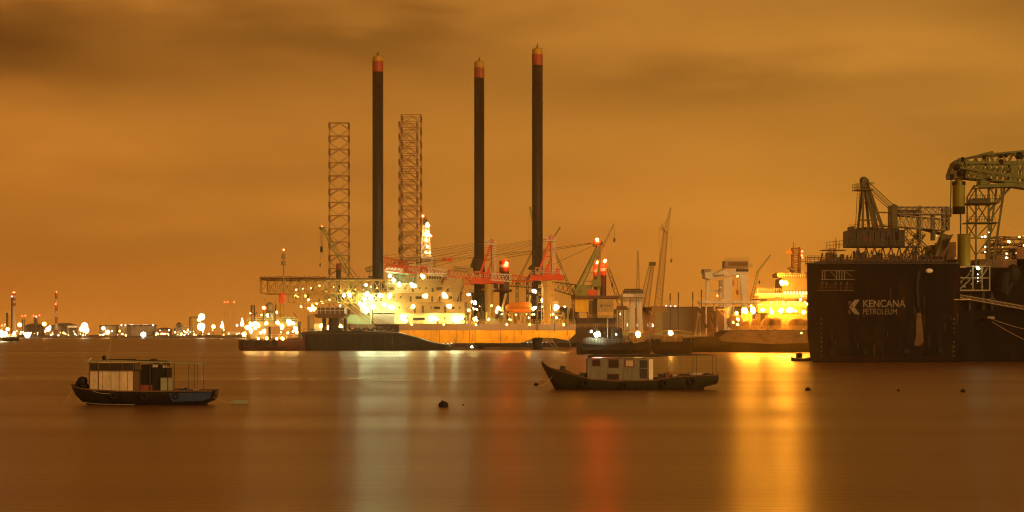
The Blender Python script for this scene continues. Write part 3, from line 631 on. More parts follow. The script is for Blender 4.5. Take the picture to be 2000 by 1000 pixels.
# red pedestal cranes
def red_crane(P, ox, oy, label, tipx, tipy, x_ped, name='pedestal_crane'):
    """ox, oy: slewing centre in pixels at the crane's distance"""
    r = T(name, label, 'crane', P(ox, 633, 0), 'red pedestal cranes on the rig')
    Q = lambda x, y, d=0: P(ox + x, oy + y, d)
    build(MB().prism([(ox - 34, oy - 8), (ox + 30, oy - 8), (ox + 30, oy + 2), (ox + 20, oy + 3), (ox + 14, oy + 1), (ox - 10, oy + 3), (ox - 34, oy + 2)], P, -2.5, 2.5), 'slewing_platform', 'red', r)
    build(MB().rail(Q(-32, -8, -2.4), Q(30, -8, -2.4), 1.3, 16, .06).rail(Q(-32, -8, 2.4), Q(30, -8, 2.4), 1.3, 16, .06), 'railing', 'white', r)
    m = MB()
    for d in (-1.6, 1.6): m.tube(Q(-20, -8, d), Q(3, -74, d * .5), .45, 4)
    m.tube(Q(8, -8, 0), Q(5, -76, 0), .5, 4)
    m.tube(Q(-4, -8, 1), Q(4, -40, 1), .15).tube(Q(-4, -44, 0), Q(8, -44, 0), .18).tube(Q(-8, -8, 1), Q(6, -44, -1), .12)
    build(m, 'a_frame', 'red', r)
    build(MB().ladder(Q(11, -8, -.8), Q(9.5, -72, -.8), .9, .13, .8), 'ladder', 'white', r)
    build(MB().pb(P, ox - 10, ox + 14, oy - 76, oy - 74, -1.6, 1.6).rail(Q(-2, -76, -1.5), Q(14, -76, -1.5), 1.1, 6, .06).tube(Q(-10, -80, 0), Q(6, -80, 0), .3, 5), 'top_platform', 'white', r)
    build(MB().ball(Q(5, -80, 0), .9, (1, .7, 1)).ball(Q(-6, -77, .3), .6, (1, .6, 1)), 'sheave', 'red', r, True)
    build(MB().pb(P, ox - 26, ox - 17, oy - 22, oy - 8, -3.6, -1.6), 'cab', 'cream', r)
    build(MB().pb(P, ox - 27 + 3, ox - 19, oy - 20, oy - 14, -3.66, -3.6), 'cab_window', 'glass', r)
    build(MB().pb(P, ox - 4, ox + 2, oy - 28, oy - 8, -1, 1).pb(P, ox + 14, ox + 22, oy - 20, oy - 8, -1.4, 1.4).tube(Q(-2, -14, -1.6), Q(-2, -14, 1.6), 1.1, 10), 'winch', 'red', r)
    # boom in red and white sections
    a = Q(-30, 2); b_ = P(tipx, tipy, 0); nsec = 7; hh = 13 * P.k
    for i in range(nsec):
        p = a.lerp(b_, i / nsec); q = a.lerp(b_, (i + 1) / nsec)
        h0 = hh * (.5 if i == 0 else 1); h1 = hh * (.75 if i == nsec - 1 else 1)
        build(MB().truss(p, q, 1.9, h0, 6, .17, 1.9, h1, rb=.11), 'boom_section', ('red', 'white', 'red', 'red', 'white', 'red', 'red')[i], r)
    m = MB()
    for k in range(4):
        m.tube(Q(-8, -80 + 2 * k, .4 * k - .6), a.lerp(b_, 1 - k * .09) + V((0, .4 * k - .6, .8)), .055, 4)
    m.tube(Q(-8, -74, 0), a.lerp(b_, .55) + V((0, 0, .8)), .05, 4)
    build(m, 'pendant_cable', 'dark', r)
    build(MB().tube(P(x_ped, 633, 0), P(x_ped, oy + 3, 0), 1.0, 14, 1.5).tube(P(x_ped, oy + 14, 0), P(x_ped, oy + 12, 0), 2.4, 16), 'pedestal', 'ochre', r)
    return r
PC = Pl(450); PA = Pl(474)
cB = red_crane(PC, 1071, 545, 'red pedestal crane beside the tallest dark leg, with a sign board on its boom', 752, 523, 1068)
cA = red_crane(PA, 955, 552, 'red pedestal crane behind the middle dark leg, boom resting over the deckhouse', 745, 506, 955)
# sign board on the right crane's boom, with two lines of worn small lettering
sg = build(MB().prism([(885, 519), (924, 523.5), (924, 535.5), (885, 531)], PC, -1.5, -1.3), 'sign_board', 'cream', cB)
mb = MB(); x = 888
while x < 920:
    l = R.uniform(.8, 2.2); yy = 522.6 + (x - 888) * .115; mb.prism([(x, yy), (x + l, yy + l * .115), (x + l, yy + 1.5 + l * .115), (x, yy + 1.5)], PC, -1.53, -1.5)
    if x < 916: mb.prism([(x, yy + 5), (x + l, yy + 5 + l * .115), (x + l, yy + 6.4), (x, yy + 6.4)], PC, -1.53, -1.5)
    x += l + .5
build(mb, 'lettering', 'dark', sg)
hk = T('hook_block', 'red hook block slung on cables left of the boom sign board', 'hook', PC(878, 507, 0))
build(MB().ball(PC(868, 507, 0), .5, (1.4, 1, 1)).ball(PC(879, 507, 0), .6, (1.4, 1, 1)).tube(PC(862, 508, 0), PC(884, 507, 0), .18), 'block', 'red', hk, True)
build(MB().tube(PC(868, 507, 0), PC(790, 516, 0), .08).tube(PC(879, 507, 0), PC(1062, 487, 0), .06), 'cable', 'dark', hk)

# ================================================================= dark barge, small platform and tug at the left (D 440)
PT = Pl(440); W = wl(440)
bg_ = T('flat_barge', 'long black flat barge with sloping end and tyre fenders moored before the rig', 'barge', PT(690, W, -6))
build(MB().prism([(592, 652), (600, 648), (640, 646), (712, 647), (780, 650), (812, 658), (845, 668), (880, 674), (880, W + 1), (597, W + 1), (590, 668)], PT, -8, 6), 'hull', 'black', bg_)
build(MB().rail(PT(600, 648, -7.8), PT(640, 646, -7.8), .9).pb(PT, 652, 672, 640, 646.5, -6, 0), 'deck_house', 'dark', bg_)
mb = MB()
for i in range(5): x = 688 + i * 17; mb.line([PT(x, 640, -8.2), PT(x + 4, 645, -8.2), PT(x + 9, 645, -8.2), PT(x + 14, 639.5, -8.2)], .28, 5)
build(mb, 'tyre_fender', 'rubber', bg_)
for i in range(9): build(MB().tube(PT(612 + i * 22, 661 + i * .9, -8.5), PT(612 + i * 22, 661 + i * .9, -8.0), .75, 14).tube(PT(612 + i * 22, 652 + i * .5, -8.1), PT(612 + i * 22, 661 + i * .9, -8.1), .05, 4), 'tyre_fender', 'rubber', bg_)
for i in range(14): x = 603 + i * 14; build(MB().pb(PT, x, x + .7, 654, 683, -8.15, -8.0), 'hull_rib', 'brown' if i % 3 == 0 else 'dark', bg_)
build(MB().pb(PT, 600, 790, 650.5, 651.6, -8.3, -8), 'rubbing_strake', 'brown', bg_)
for i in range(5): x = 606 + i * 30; build(MB().pb(PT, x, x + R.uniform(6, 14), 646.5 - R.uniform(1, 5), 647, -6, -1), 'deck_load', R.choice(['brown', 'dark', 'concrete']), bg_)
sp = T('jacket_platform', 'small dark raised platform on thick pillars standing behind the black barge', 'platform', PT(645, 648, 0))
build(MB().prism([(605, 613), (677, 613), (670, 621), (620, 621)], PT, 0, 10), 'deck', 'brown', sp)
build(MB().pb(PT, 618, 671, 600, 613, 3, 9), 'container', 'brown', sp)
for x, r in ((630, .6), (649, 1.5), (655, .5), (672, .5)): build(MB().tube(PT(x, 650, 4), PT(x, 621, 4), r, 12), 'pillar', 'dark', sp, False)
build(MB().rail(PT(617, 613, -.1), PT(673, 613, -.1), 1.9, 6, .09), 'railing', 'white', sp)
yp = T('crane_pedestal', 'yellow pillar with slanted brace left of the small dark platform', 'pillar', PT(608, 648, -2))
build(MB().tube(PT(609, 648, -2), PT(609, 616, -2), .95, 14).pb(PT, 603, 616, 613, 618, -3.4, -.6), 'pillar', 'cream', yp); build(MB().tube(PT(606, 616, -2), PT(588, 592, -2), .22, 5).tube(PT(612, 614, -2), PT(622, 602, -2), .2, 5), 'brace', 'ochre', yp)
lp = T('stub_leg', 'short dark leg with a red top standing left behind the ochre truss', 'leg column', P(645, 545, 22))
build(MB().tube(P(645, 590, 22), P(645, 521, 22), .8, 16), 'column', 'leg', lp); build(MB().tube(P(645, 521, 22), P(645, 508, 22), .82, 16), 'red_top', 'legred', lp)

BEAM[0] = 0
tug = T('tugboat', 'brightly lit tugboat with low dark red hull, radar dome and tall slim mast', 'tugboat', PT(540, W, -8))
BEAM[0] = -8
build(MB().hull(PT, [(476, .3, W - 3, 665), (486, 3, W + 1, 665), (520, 4.6, W + 2, 666), (560, 4.8, W + 2, 664), (597, 4, W + 1, 659), (604, 3.6, W, 656)]), 'hull', 'boot', tug)
build(MB().pb(PT, 478, 600, 663.6, 665.4, -12.4, -12), 'bulwark', 'brown', tug)
for x in (490, 505, 520, 535, 550): build(MB().tube(PT(x, 669, -12.9), PT(x, 669, -12.4), .9, 12), 'tyre', 'rubber', tug)
build(MB().pb(PT, 497, 592, 628, 638, -11, -4).pb(PT, 500, 535, 638, 662, -10, -5), 'deckhouse', 'tughouse', tug)
build(MB().pb(PT, 540, 592, 638, 660, -10.6, -5), 'lower_house', 'brown', tug)
build(MB().pb(PT, 526, 544, 612, 628, -9, -5), 'wheelhouse', 'pale', tug)
for k in range(4): build(MB().pb(PT, 528 + k * 4, 530.5 + k * 4, 615, 620, -9.06, -9), 'window', 'glass', tug)
build(MB().prism([(505, 628), (508, 622), (520, 622), (524, 628)], PT, -9, -5).prism([(553, 628), (556, 620), (582, 620), (588, 628)], PT, -9, -5), 'upper_deck', 'green', tug)
build(MB().tube(PT(534.5, 612, -7), PT(534.5, 598, -7), 1.1, 12).ball(PT(534.5, 600, -7), 1.25, (1, 1, 1.1)), 'radar_dome', 'steel', tug, True)
build(MB().tube(PT(523, 628, -7), PT(523, 605, -7), .35, 8, .3), 'mast', 'legyellow', tug); build(MB().ball(PT(523, 602, -7), .5), 'mast_light', 'redl', tug)
fn = build(MB().tube(PT(558, 640, -7), PT(558, 593, -7), .75, 12, .62), 'funnel', 'legyellow', tug); build(MB().tube(PT(558, 593, -7), PT(558, 573, -7), .8, 12), 'funnel_band', 'red', fn)
mb = MB()
mb.tube(PT(560, 628, -6), PT(560, 497, -6), .32, 8, .14).ball(PT(560, 503, -6), .65, (1, 1, 1.4)).tube(PT(560, 512, -6), PT(560, 520, -6), .7, 8).tube(PT(556, 519, -6), PT(564, 519, -6), .1).tube(PT(560, 497, -6), PT(560, 490, -6), .08)
build(mb, 'tall_mast', 'steel', tug); lamp(PT, 560, 490, .28, 'redl', tug, -6, 'beacon')
mb = MB().truss(PT(502, 628, -7), PT(502, 597, -7), .9, .9, 6, .12, up=(0, 1, 0)).tube(PT(524.5, 612, -6), PT(524.5, 584, -6), .06).tube(PT(545, 612, -7), PT(545, 586, -7), .06).line([PT(504, 620, -7), PT(510, 610, -7)], .1).line([PT(580, 611, -7), PT(588, 622, -7)], .14).tube(PT(542, 628, -6), PT(545, 596, -6), .2)
build(mb, 'rigging', 'dark', tug)
build(MB().rail(PT(497, 628, -11), PT(592, 628, -11)).rail(PT(500, 662, -12), PT(600, 662, -12), 1.2).tube(PT(494, 664, -12), PT(494, 646, -12), .15), 'railing', 'white', tug)
for x, y, r, m_ in [(506, 634, .9, 'warm'), (515, 632, .8, 'warm'), (513, 641, .7, 'warm'), (499, 640, 1.1, 'sodium'), (505, 646, .8, 'warm'), (520, 637, .6, 'warm'), (534, 632, .7, 'warm'), (536, 617, .5, 'warm'), (530, 647, .8, 'warm'), (524, 650, .5, 'cool'), (556, 631, .9, 'warm'), (564, 638, 1.1, 'sodium'), (577, 630, 1.1, 'warm'), (584, 632, .8, 'warm'), (590, 643, .9, 'warm'), (592, 649, .6, 'sodium'), (575, 650, .5, 'sodium'), (562, 649, .3, 'sodium'),
                    (554, 611, .45, 'sodium'), (519, 661, .5, 'sodium'), (535, 661, .75, 'sodium'), (554, 661.5, .6, 'sodium'), (565, 661, .8, 'sodium'), (525, 616, .3, 'warm'), (504, 613, .25, 'warm'), (585, 648, .5, 'sodium')]:
    lamp(PT, x, y, r * .8, m_, tug, -12.8, 'lamp')
BEAM[0] = 0
# lit hut between tug and pillars
lh = T('deck_hut', 'white lit hut on the barge between the tug and the yellow pillar', 'hut', PT(612, 646, 10))
build(MB().pb(PT, 598, 628, 633, 648, 8, 12), 'wall', 'white', lh); build(MB().pb(PT, 597, 629, 631.5, 633, 7.5, 12.5), 'roof', 'white', lh)
for x, y in ((601, 639), (622, 636), (636, 640)): lamp(PT, x, y, .55, 'warm', lh, 7, 'lamp')
lh2 = T('deck_hut', 'white lit hut behind the dark pillars of the small platform', 'hut', PT(657, 646, 12))
build(MB().pb(PT, 634, 645, 622, 648, 12, 15).pb(PT, 652, 664, 634, 648, 12, 15), 'wall', 'cream', lh2); lamp(PT, 657, 640, .8, 'warm', lh2, 10, 'lamp'); lamp(PT, 637, 632, .4, 'sodium', lh2, 10, 'lamp')
# low pontoon seen under the rig, red light put into its hull paint
PR = Pl(520)
rp = T('low_pontoon', 'low dark pontoon tinted as if red lit, with tiny lamps seen under the rig hull', 'pontoon', PR(850, wl(520), 0))
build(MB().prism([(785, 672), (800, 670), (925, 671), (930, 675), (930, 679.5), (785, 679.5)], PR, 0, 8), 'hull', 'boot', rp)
for x in (797, 804, 812, 845, 852, 861, 866, 875, 882): lamp(PR, x, 671 + R.uniform(-.6, .6), .22, 'small', rp, -1, 'lamp')
lamp(PR, 922, 678.6, .5, 'cool', rp, -3, 'lamp')
bb = T('far_barge', 'dark barge with dim deck lamps seen under the right half of the rig hull', 'barge', PR(1010, wl(520), 20))
build(MB().pb(PR, 935, 1140, 669.5, 678.5, 10, 22), 'hull', 'black', bb)
for i in range(14): lamp(PR, 940 + i * 10 + R.uniform(-3, 3), 669.5, .12, 'smallc', bb, 9, 'lamp')

# ================================================================= LIFTBOAT IB 914 (D 540)
PL = Pl(540); WL_ = wl(540)
ib = T('crane_barge', 'crane barge with IB 914 on a yellow panel and two red topped legs', 'barge', PL(1160, WL_, 10))
build(MB().prism([(1085, 640), (1215, 640), (1218, WL_), (1085, WL_)], PL, 0, 30), 'hull', 'dark', ib)
build(MB().pb(PL, 1128, 1205, 621, 640, 3, 20), 'lower_house', 'dark', ib)
build(MB().pb(PL, 1124, 1150, 583, 609, 4, 16), 'deckhouse', 'yellow', ib)
build(MB().pb(PL, 1150, 1168, 586, 620, 6, 16), 'stair_house', 'steel', ib)
build(MB().pb(PL, 1120, 1212, 577, 582.5, 2, 18), 'upper_deck', 'brown', ib)
pn = build(MB().pb(PL, 1167, 1198.5, 584, 621, 1, 3), 'name_panel', 'cream', ib)
build(MB().pb(PL, 1167, 1198.5, 609, 616, .9, 1), 'panel_stripe', 'ochre', pn)
text('IB 914', 'lettering', 5.5 * PL.k, 21 * PL.k, PL(1172, 600, 1), 'dark', ib, .01)
mb = MB()
for i in range(26): x = R.uniform(1086, 1128); mb.pb(PL, x, x + R.uniform(1, 8), 620 - R.uniform(0, 24), 640, 6 + R.uniform(0, 8), 16)
build(mb, 'deck_cargo', 'brown', ib)
build(MB().rail(PL(1128, 621, 2.5), PL(1212, 621, 2.5), 1.3, 18, .08).rail(PL(1085, 640, .2), PL(1215, 640, .2), 1.3, 30, .08).ladder(PL(1154, 618, 5), PL(1154, 584, 5), 1.2, .12), 'railing', 'ochre', ib)
for x, yt, r in ((1166.5, 515, .9), (1182, 513, 1.15), (984, 503, 1.85)):
    r = {1166.5: 3.8, 1182: 6.2, 984: 10}[x] * PL.k
    par = ib
    if x == 984:
        par = T('liftboat_column', 'dark column with red and white top and red beacon between the two red cranes', 'leg column', PL(984, WL_, 24))
    d = 24 if x == 984 else 12
    lg = build(MB().tube(PL(x, WL_, d), PL(x, yt + 22, d), r, 20), 'leg', 'leg', par)
    for i, m_ in enumerate(('red', 'white', 'legred')):
        a = (yt, yt + 8, yt + 14, yt + 22); build(MB().tube(PL(x, a[i + 1], d), PL(x, a[i], d), r * 1.02, 20), 'leg_band', m_, lg)
    build(MB().pb(PL, x - 2, x + 1, yt - 3, yt, d - .5, d + .5), 'leg_cap', 'legred', lg)
lamp(PL, 1170, 510, .55, 'redbig', ib, 8, 'beacon'); lamp(PL, 1184, 508, .6, 'redbig', ib, 8, 'beacon'); lamp(PL, 989, 509, .6, 'redbig', par, 22, 'beacon')
build(MB().pb(PL, 950, 1000, 562, 566, 20, 30).pb(PL, 952, 972, 545, 562, 22, 28), 'jack_deck', 'dark', par)
for x, y in ((960, 556), (962, 560), (968, 548)): lamp(PL, x, y, .25, 'small', par, 19, 'lamp')
gcr = T('pedestal_crane', 'green pedestal crane on the IB 914 barge with red beacon on its mast', 'crane', PL(1140, 580, 8))
build(MB().prism([(1120, 565), (1166, 565), (1164, 577), (1124, 577)], PL, 2, 14), 'slewing_base', 'green', gcr)
build(MB().pb(PL, 1148, 1166, 565.5, 576.5, 1.9, 2), 'orange_panel', 'red', gcr)
build(MB().pb(PL, 1158, 1175, 545, 559, 3, 9).pb(PL, 1128, 1158, 556, 565, 4, 12), 'machinery_house', 'green', gcr)
m = MB()
for d in (4, 10): m.tube(PL(1126, 566, d), PL(1169, 480, 7), .6, 4).tube(PL(1136, 566, d), PL(1172, 482, 7), .4, 4)
m.tube(PL(1172, 566, 7), PL(1173, 480, 7), .7, 4); m.pb(PL, 1160, 1184, 477, 479, 5, 9)
for t_ in (.2, .4, .6, .8): m.tube(PL(1126 + 43 * t_, 566 - 86 * t_, 4 + 3 * t_), PL(1172, 566 - 86 * t_, 7), .15, 4)
build(m, 'mast', 'green', gcr)
build(MB().ball(PL(1165, 474, 7), 1.1, (1, .6, 1)).ball(PL(1173, 473, 7), 1.2, (1, .6, 1)).tube(PL(1158, 473, 7), PL(1150, 474, 7), .3), 'sheave', 'olive', gcr, True)
build(MB().truss(PL(1124, 566, 7), PL(1078, 556, 7), 3, 4, 5, .22, 3, 2.6, rb=.14).truss(PL(1078, 556, 7), PL(990, 552, 7), 3, 2.6, 12, .2, 2, 2, rb=.13), 'boom', 'olive', gcr)
build(MB().tube(PL(1150, 473, 7), PL(985, 497, 7), .11, 4).tube(PL(1150, 475, 7), PL(990, 501, 7), .11, 4).tube(PL(1160, 478, 7), PL(1006, 550, 7), .09, 4), 'pendant_cable', 'dark', gcr)
lamp(PL, 1168, 466, .5, 'redbig', gcr, 6, 'beacon')
# thin distant luffing cranes
def luff(D, x0, y0, x1, y1, w_, label, mat='lattice', base=None, hook=None, n=None, x2=None, y2=None, group=None, d=0):
    Q = Pl(D); r = T('luffing_crane', label, 'crane', Q(x0, base or y0, d), group); L = (Q(x0, y0) - Q(x1, y1)).length
    bm_ = build(MB().truss(Q(x0, y0, d), Q(x1, y1, d), w_ * Q.k, w_ * Q.k, n or max(6, int(L / (w_ * Q.k) * .8)), .045 * w_ * Q.k + .06, w_ * Q.k * .55, w_ * Q.k * .55, up=(0, 1, 0), rb=.03 * w_ * Q.k + .05), 'boom', mat, r)
    if base: build(MB().truss(Q(x0, base, d), Q(x0, y0, d), w_ * Q.k * 1.1, w_ * Q.k * 1.1, 6, .2, up=(0, 1, 0)).pb(Q, x0 - w_ * .9, x0 + w_ * 1.2, y0 - 2, y0 + w_ * .6, d - 2, d + 2), 'tower', mat, r)
    if x2: build(MB().truss(Q(x1, y1, d), Q(x2, y2, d), w_ * Q.k * .5, w_ * Q.k * .5, 10, .12, .5, .5, up=(0, 1, 0), rb=.09), 'jib', mat, r)
    if hook: build(MB().tube(Q(hook[0], hook[1], d), Q(hook[0], hook[2], d), .06, 4).ball(Q(hook[0], hook[2] + 1, d), .5, (1, 1, 1.8)), 'hook', 'dark', r)
    return r
luff(600, 1168, 500, 1199, 438, 4, 'faint thin crane boom rising right of the green crane mast', 'lattice', 640, (1200, 445, 468))
luff(560, 1030, 545, 1094, 444, 3.2, 'slim dark crane boom rising right behind the tallest leg', 'dark', 640)
luff(620, 1062, 560, 1035, 404, 3.2, 'thin crane boom whose tip shows left of the tallest leg', 'dark', 650, (1033.5, 405, 540))
mb = luff(650, 1213, 600, 1188, 525, 9, 'brown lattice crane leaning left behind the IB 914 barge', 'brown', 645, (1196, 540, 556))
# crane legs of lattice behind right crane
luff(600, 1120, 580, 1083, 490, 5, 'olive lattice crane boom leaning left right of the tallest leg', 'olive', 650)
luff(600, 1010, 552, 1040, 490, 4, 'olive lattice boom left of the tallest leg', 'olive', 650)

# ================================================================= YARD ON THE RIGHT (D 700-850)
PY = Pl(760)
wh = T('warehouse', 'long shipyard hall with grey green cladding behind the quay', 'building', PY(1400, 655, 40))
for x0, x1, m_ in ((1310, 1352, 'shed'), (1352.3, 1395, 'shed'), (1395.3, 1440, 'shedrust'), (1440.3, 1500, 'shed')): build(MB().pb(PY, x0, x1, 598, 655, 40, 90), 'wall_panel', m_, wh)
build(MB().pb(PY, 1288, 1502, 596.4, 598, 39, 91), 'roof', 'dark', wh); build(MB().pb(PY, 1291, 1309.7, 600, 655, 39, 90), 'stair_block', 'shedpale', wh)
for k in range(6): build(MB().pb(PY, 1291, 1309.7, 606 + k * 8, 606.6 + k * 8, 38.8, 39), 'floor_line', 'shed', wh)
for x in (1316, 1325, 1335): lamp(PY, x, 595.5, .5, 'smallc', wh, 38, 'lamp')
wh2 = T('workshop', 'low rust brown workshop between the portal crane and the pale stair block', 'building', PY(1265, 655, 30))
build(MB().pb(PY, 1240, 1257, 601, 655, 30, 60), 'wall_panel', 'shed', wh2); build(MB().pb(PY, 1257.3, 1290, 601, 655, 30, 60), 'wall_panel', 'shedrust', wh2); build(MB().pb(PY, 1225, 1291, 599.4, 601, 29, 61), 'roof', 'dark', wh2); build(MB().pb(PY, 1213, 1239.7, 601, 655, 31, 60), 'wall_panel', 'shedpale', wh2)
for x in (1234, 1245.5, 1254, 1276.5, 1285): build(MB().pb(PY, x - 1, x + 1, 631, 637, 29.5, 30), 'window', 'win', wh2)
for x, y in ((1244, 634), (1286, 636), (1220, 612)): lamp(PY, x, y, .5, 'warm', wh2, 28, 'lamp')
brk = MB().pb(PY, 1274, 1292, 607, 609, 20, 26).tube(PY(1277, 609, 22), PY(1291, 620, 22), .5, 5).pb(PY, 1275, 1290, 601, 607, 21, 26)
single(brk, 'wall_platform', 'cream', 'braced cream platform jutting from the workshop front', 'platform', PY(1282, 620, 22))
PG = Pl(700)
pc = T('portal_crane', 'pale portal crane with dark machinery on top, left of the tall lattice crane', 'crane', PG(1238, 650, 0))
build(MB().pb(PG, 1215, 1257, 574, 581, -4, 10).truss(PG(1240, 577, -4.5), PG(1257, 577, -4.5), .5, 5 * PG.k, 3, .2), 'girder', 'white', pc)
for x0, x1, lx in ((1216, 1222, -4), (1232, 1239, 0), (1246, 1252, 4)):
    for d in (-3, 8): build(MB().prism([(x0, 582), (x1, 582), (x1 + lx * .7, 650), (x0 + lx * .7, 650)], PG, d, d + 1.5), 'leg', 'white', pc)
build_each(MB().pb(PG, 1218, 1230, 567, 573.7, -2, 6).pb(PG, 1233, 1255, 566, 573.7, -2, 6).pb(PG, 1220, 1252, 564, 566, 0, 4), 'machinery', 'dark', pc)
build(MB().rail(PG(1213, 590, -4), PG(1260, 590, -4), 1.6, 16, .12).rail(PG(1215, 574, -4), PG(1257, 574, -4), 1.4, 16, .1), 'walkway', 'steel', pc)
luff(740, 1285, 600, 1300, 453, 14, 'tallest lattice crane of the yard, with a raised jib on its tip', 'lattice', 650, (1311, 462, 508), 34, 1310, 406)
build(MB().tube(Pl(740)(1300, 453), Pl(740)(1292, 441), .3, 4).tube(Pl(740)(1292, 441), Pl(740)(1306, 430), .12, 4).tube(Pl(740)(1288, 446), Pl(740)(1300, 453), .2, 4).tube(Pl(740)(1288, 446), Pl(740)(1288, 560), .06, 4), 'jib_strut', 'brown', bpy.data.objects[[o.name for o in bpy.data.objects if o.name.startswith('luffing_crane')][-1]])
luff(745, 1262, 602, 1275, 516, 9, 'right hand boom of a blunt topped lattice pair left of the tallest crane', 'lattice', 650, None, 18)
luff(745, 1251, 602, 1271, 516, 9, 'left hand boom of a blunt topped lattice pair left of the tallest crane', 'lattice', 650, None, 18)
single(MB().pb(Pl(745), 1268, 1280, 512, 519, -2, 2), 'boom_head', 'olive', 'blunt dark cap joining the lattice boom pair', 'crane head', Pl(745)(1274, 519))
luff(730, 1246, 575, 1246, 515, 6, 'slender upright lattice mast with a needle tip', 'lattice', 650, None, 12, 1245.5, 490)
for x, y0 in ((1309, 573), (1325, 571), (1353, 571), (1370, 566)):
    lab = {1309: 'dark spud pole in front of the pale stair block', 1325: 'dark spud pole second from the left before the hall', 1353: 'dark spud pole in front of the middle of the grey hall', 1370: 'dark spud pole rightmost, beside the white canopy frame'}[x]
    Q = Pl(600); single(MB().tube(Q(x, 660), Q(x, y0), .22, 8, .18).tube(Q(x, y0 + 14), Q(x, y0), .28, 8), 'spud_pole', 'brown', lab, 'pole', Q(x, 660), 'spud poles before the hall')
# big gantry crane
PG2 = Pl(780)
gt = T('gantry_crane', 'large pale gantry crane with a dark machinery house on top', 'crane', PG2(1418, 655, 0))
gd = build(MB().prism([(1374, 533), (1460, 524), (1460, 533), (1385, 546), (1374, 544)], PG2, -6, 6), 'girder', 'white', gt)
build(MB().pb(PG2, 1372, 1386, 526, 534, -5, 5).pb(PG2, 1413, 1459, 510, 523.5, -5, 5), 'machinery_house', 'concrete', gt)
build(MB().pb(PG2, 1420, 1457, 513, 520, -5.1, -5), 'louvre', 'brown', gt)
for i in range(4): build(MB().tube(PG2(1437 + i * 6, 528.5, -6.2), PG2(1437 + i * 6, 528.5, -6), .9, 10), 'porthole', 'dark', gt)
build(MB().pb(PG2, 1378, 1384, 546, 585, -3, 0).pb(PG2, 1408, 1413, 546, 600, 6, 9).pb(PG2, 1383, 1410, 567, 570, 0, 2), 'frame_leg', 'white', gt)
build(MB().prism([(1410, 546), (1428, 540), (1424, 650), (1412, 650)], PG2, -5, -2), 'tapered_leg', 'white', gt); build(MB().prism([(1443, 534), (1458, 533), (1457, 650), (1450, 650)], PG2, -5, -2), 'tapered_leg', 'white', gt)
build(MB().rail(PG2(1388, 541, -6), PG2(1413, 528, -6), 1.5, 10, .12).rail(PG2(1413, 510, -5), PG2(1460, 510, -5), 1.4, 12, .1).rail(PG2(1460, 524, -5), PG2(1466, 524, -5), 2, 3, .12), 'railing', 'steel', gt)
mb = MB()
for i in range(7): mb.pb(PG2, 1391 + i * 3, 1393 + i * 3, 538.5 - i * .3, 542 - i * .4, -6.15, -6.02)
build(mb, 'lettering', 'dark', gd)
build(MB().ball(PG2(1429, 553, -2), 1.4, (.8, .8, 1.2)).tube(PG2(1429, 540, -2), PG2(1429, 552, -2), .15).ball(PG2(1439, 571, -2), 1, (.8, .8, 1.4)).tube(PG2(1439, 540, -2), PG2(1439, 570, -2), .1), 'hook', 'red', gt)
lamp(PG2, 1437, 540.5, .5, 'warm', gt, -6, 'lamp'); lamp(PG2, 1399, 578, .45, 'small', gt, -4, 'lamp'); lamp(PG2, 1405, 562, .3, 'small', gt, -4, 'lamp')
PW = Pl(620)
cf = T('canopy_frame', 'white flat beam on slanted legs in front of the grey hall', 'frame', PW(1420, 650, 0))
build(MB().pb(PW, 1364, 1482, 587, 592.5, -3, 3), 'beam', 'white', cf)
for a, b_ in ((1367, 1358), (1368, 1368), (1379, 1379), (1394, 1402), (1433, 1430), (1470, 1470)): build(MB().tube(PW(a, 592.5), PW(b_, 655), .35, 6), 'leg', 'white', cf)
luff(800, 1465, 600, 1480, 530, 6, 'faint thin crane with raised jib between the gantry crane and the supply ship', 'lattice', 650, (1483, 545, 550), 12, 1505, 498)
exc = MB().line([PW(1361, 608, -8), PW(1372, 618, -8), PW(1364, 622, -8), PW(1376, 640, -8)], .6, 5).pb(PW, 1378, 1394, 608, 611, -9, -6).pb(PW, 1378, 1381, 611, 640, -9, -6).pb(PW, 1391, 1394, 611, 640, -9, -6).tube(PW(1381, 612, -8), PW(1391, 638, -8), .4).ball(PW(1362, 606, -8), .8)
single(exc, 'deck_winch', 'brown', 'rusty winch frame with bent arm under the white beam', 'winch', PW(1378, 640, -8))

# ================================================================= MOORED VESSELS IN FRONT (D 350-420)
PM = Pl(355); WM = wl(355)
b1 = T('workboat', 'dark workboat with the greenish white floodlight beside the rig', 'boat', PM(1170, WM, 8)); BEAM[0] = 6
build(MB().hull(PM, [(1128, .5, WM - 2, 668), (1140, 2.6, WM + 2, 672), (1180, 3, WM + 2, 674), (1222, 2.8, WM + 2, 670), (1238, 2.2, WM, 667)]), 'hull', 'black', b1)
build(MB().pb(PM, 1145, 1215, 660, 674, 4.4, 8).pb(PM, 1198, 1218, 640, 660, 4.6, 8), 'cabin', 'dark', b1)
for k in range(4): build(MB().pb(PM, 1200 + k * 4.4, 1202.6 + k * 4.4, 643, 648, 4.54, 4.6), 'window', 'glass', b1)
build(MB().rail(PM(1140, 670, 3.4), PM(1230, 672, 3.4), 1, 14, .04).tube(PM(1190, 660, 6), PM(1190, 622, 6), .1).tube(PM(1205, 640, 6), PM(1205, 628, 6), .06).tube(PM(1168, 660, 5), PM(1168, 650, 5), .08), 'railing', 'steel', b1)
for i in range(14): x = 1142 + i * 6.6; build(MB().tube(PM(x, 681, 2.6), PM(x, 681, 3.1), .42, 10), 'tyre_fender', 'rubber', b1)
mb = MB()
for i in range(26): x = R.uniform(1135, 1230); mb.pb(PM, x, x + R.uniform(1, 5), 672 - R.uniform(1, 13), 673, 5 + R.uniform(0, 2), 8)
build(mb, 'deck_gear', 'brown', b1)
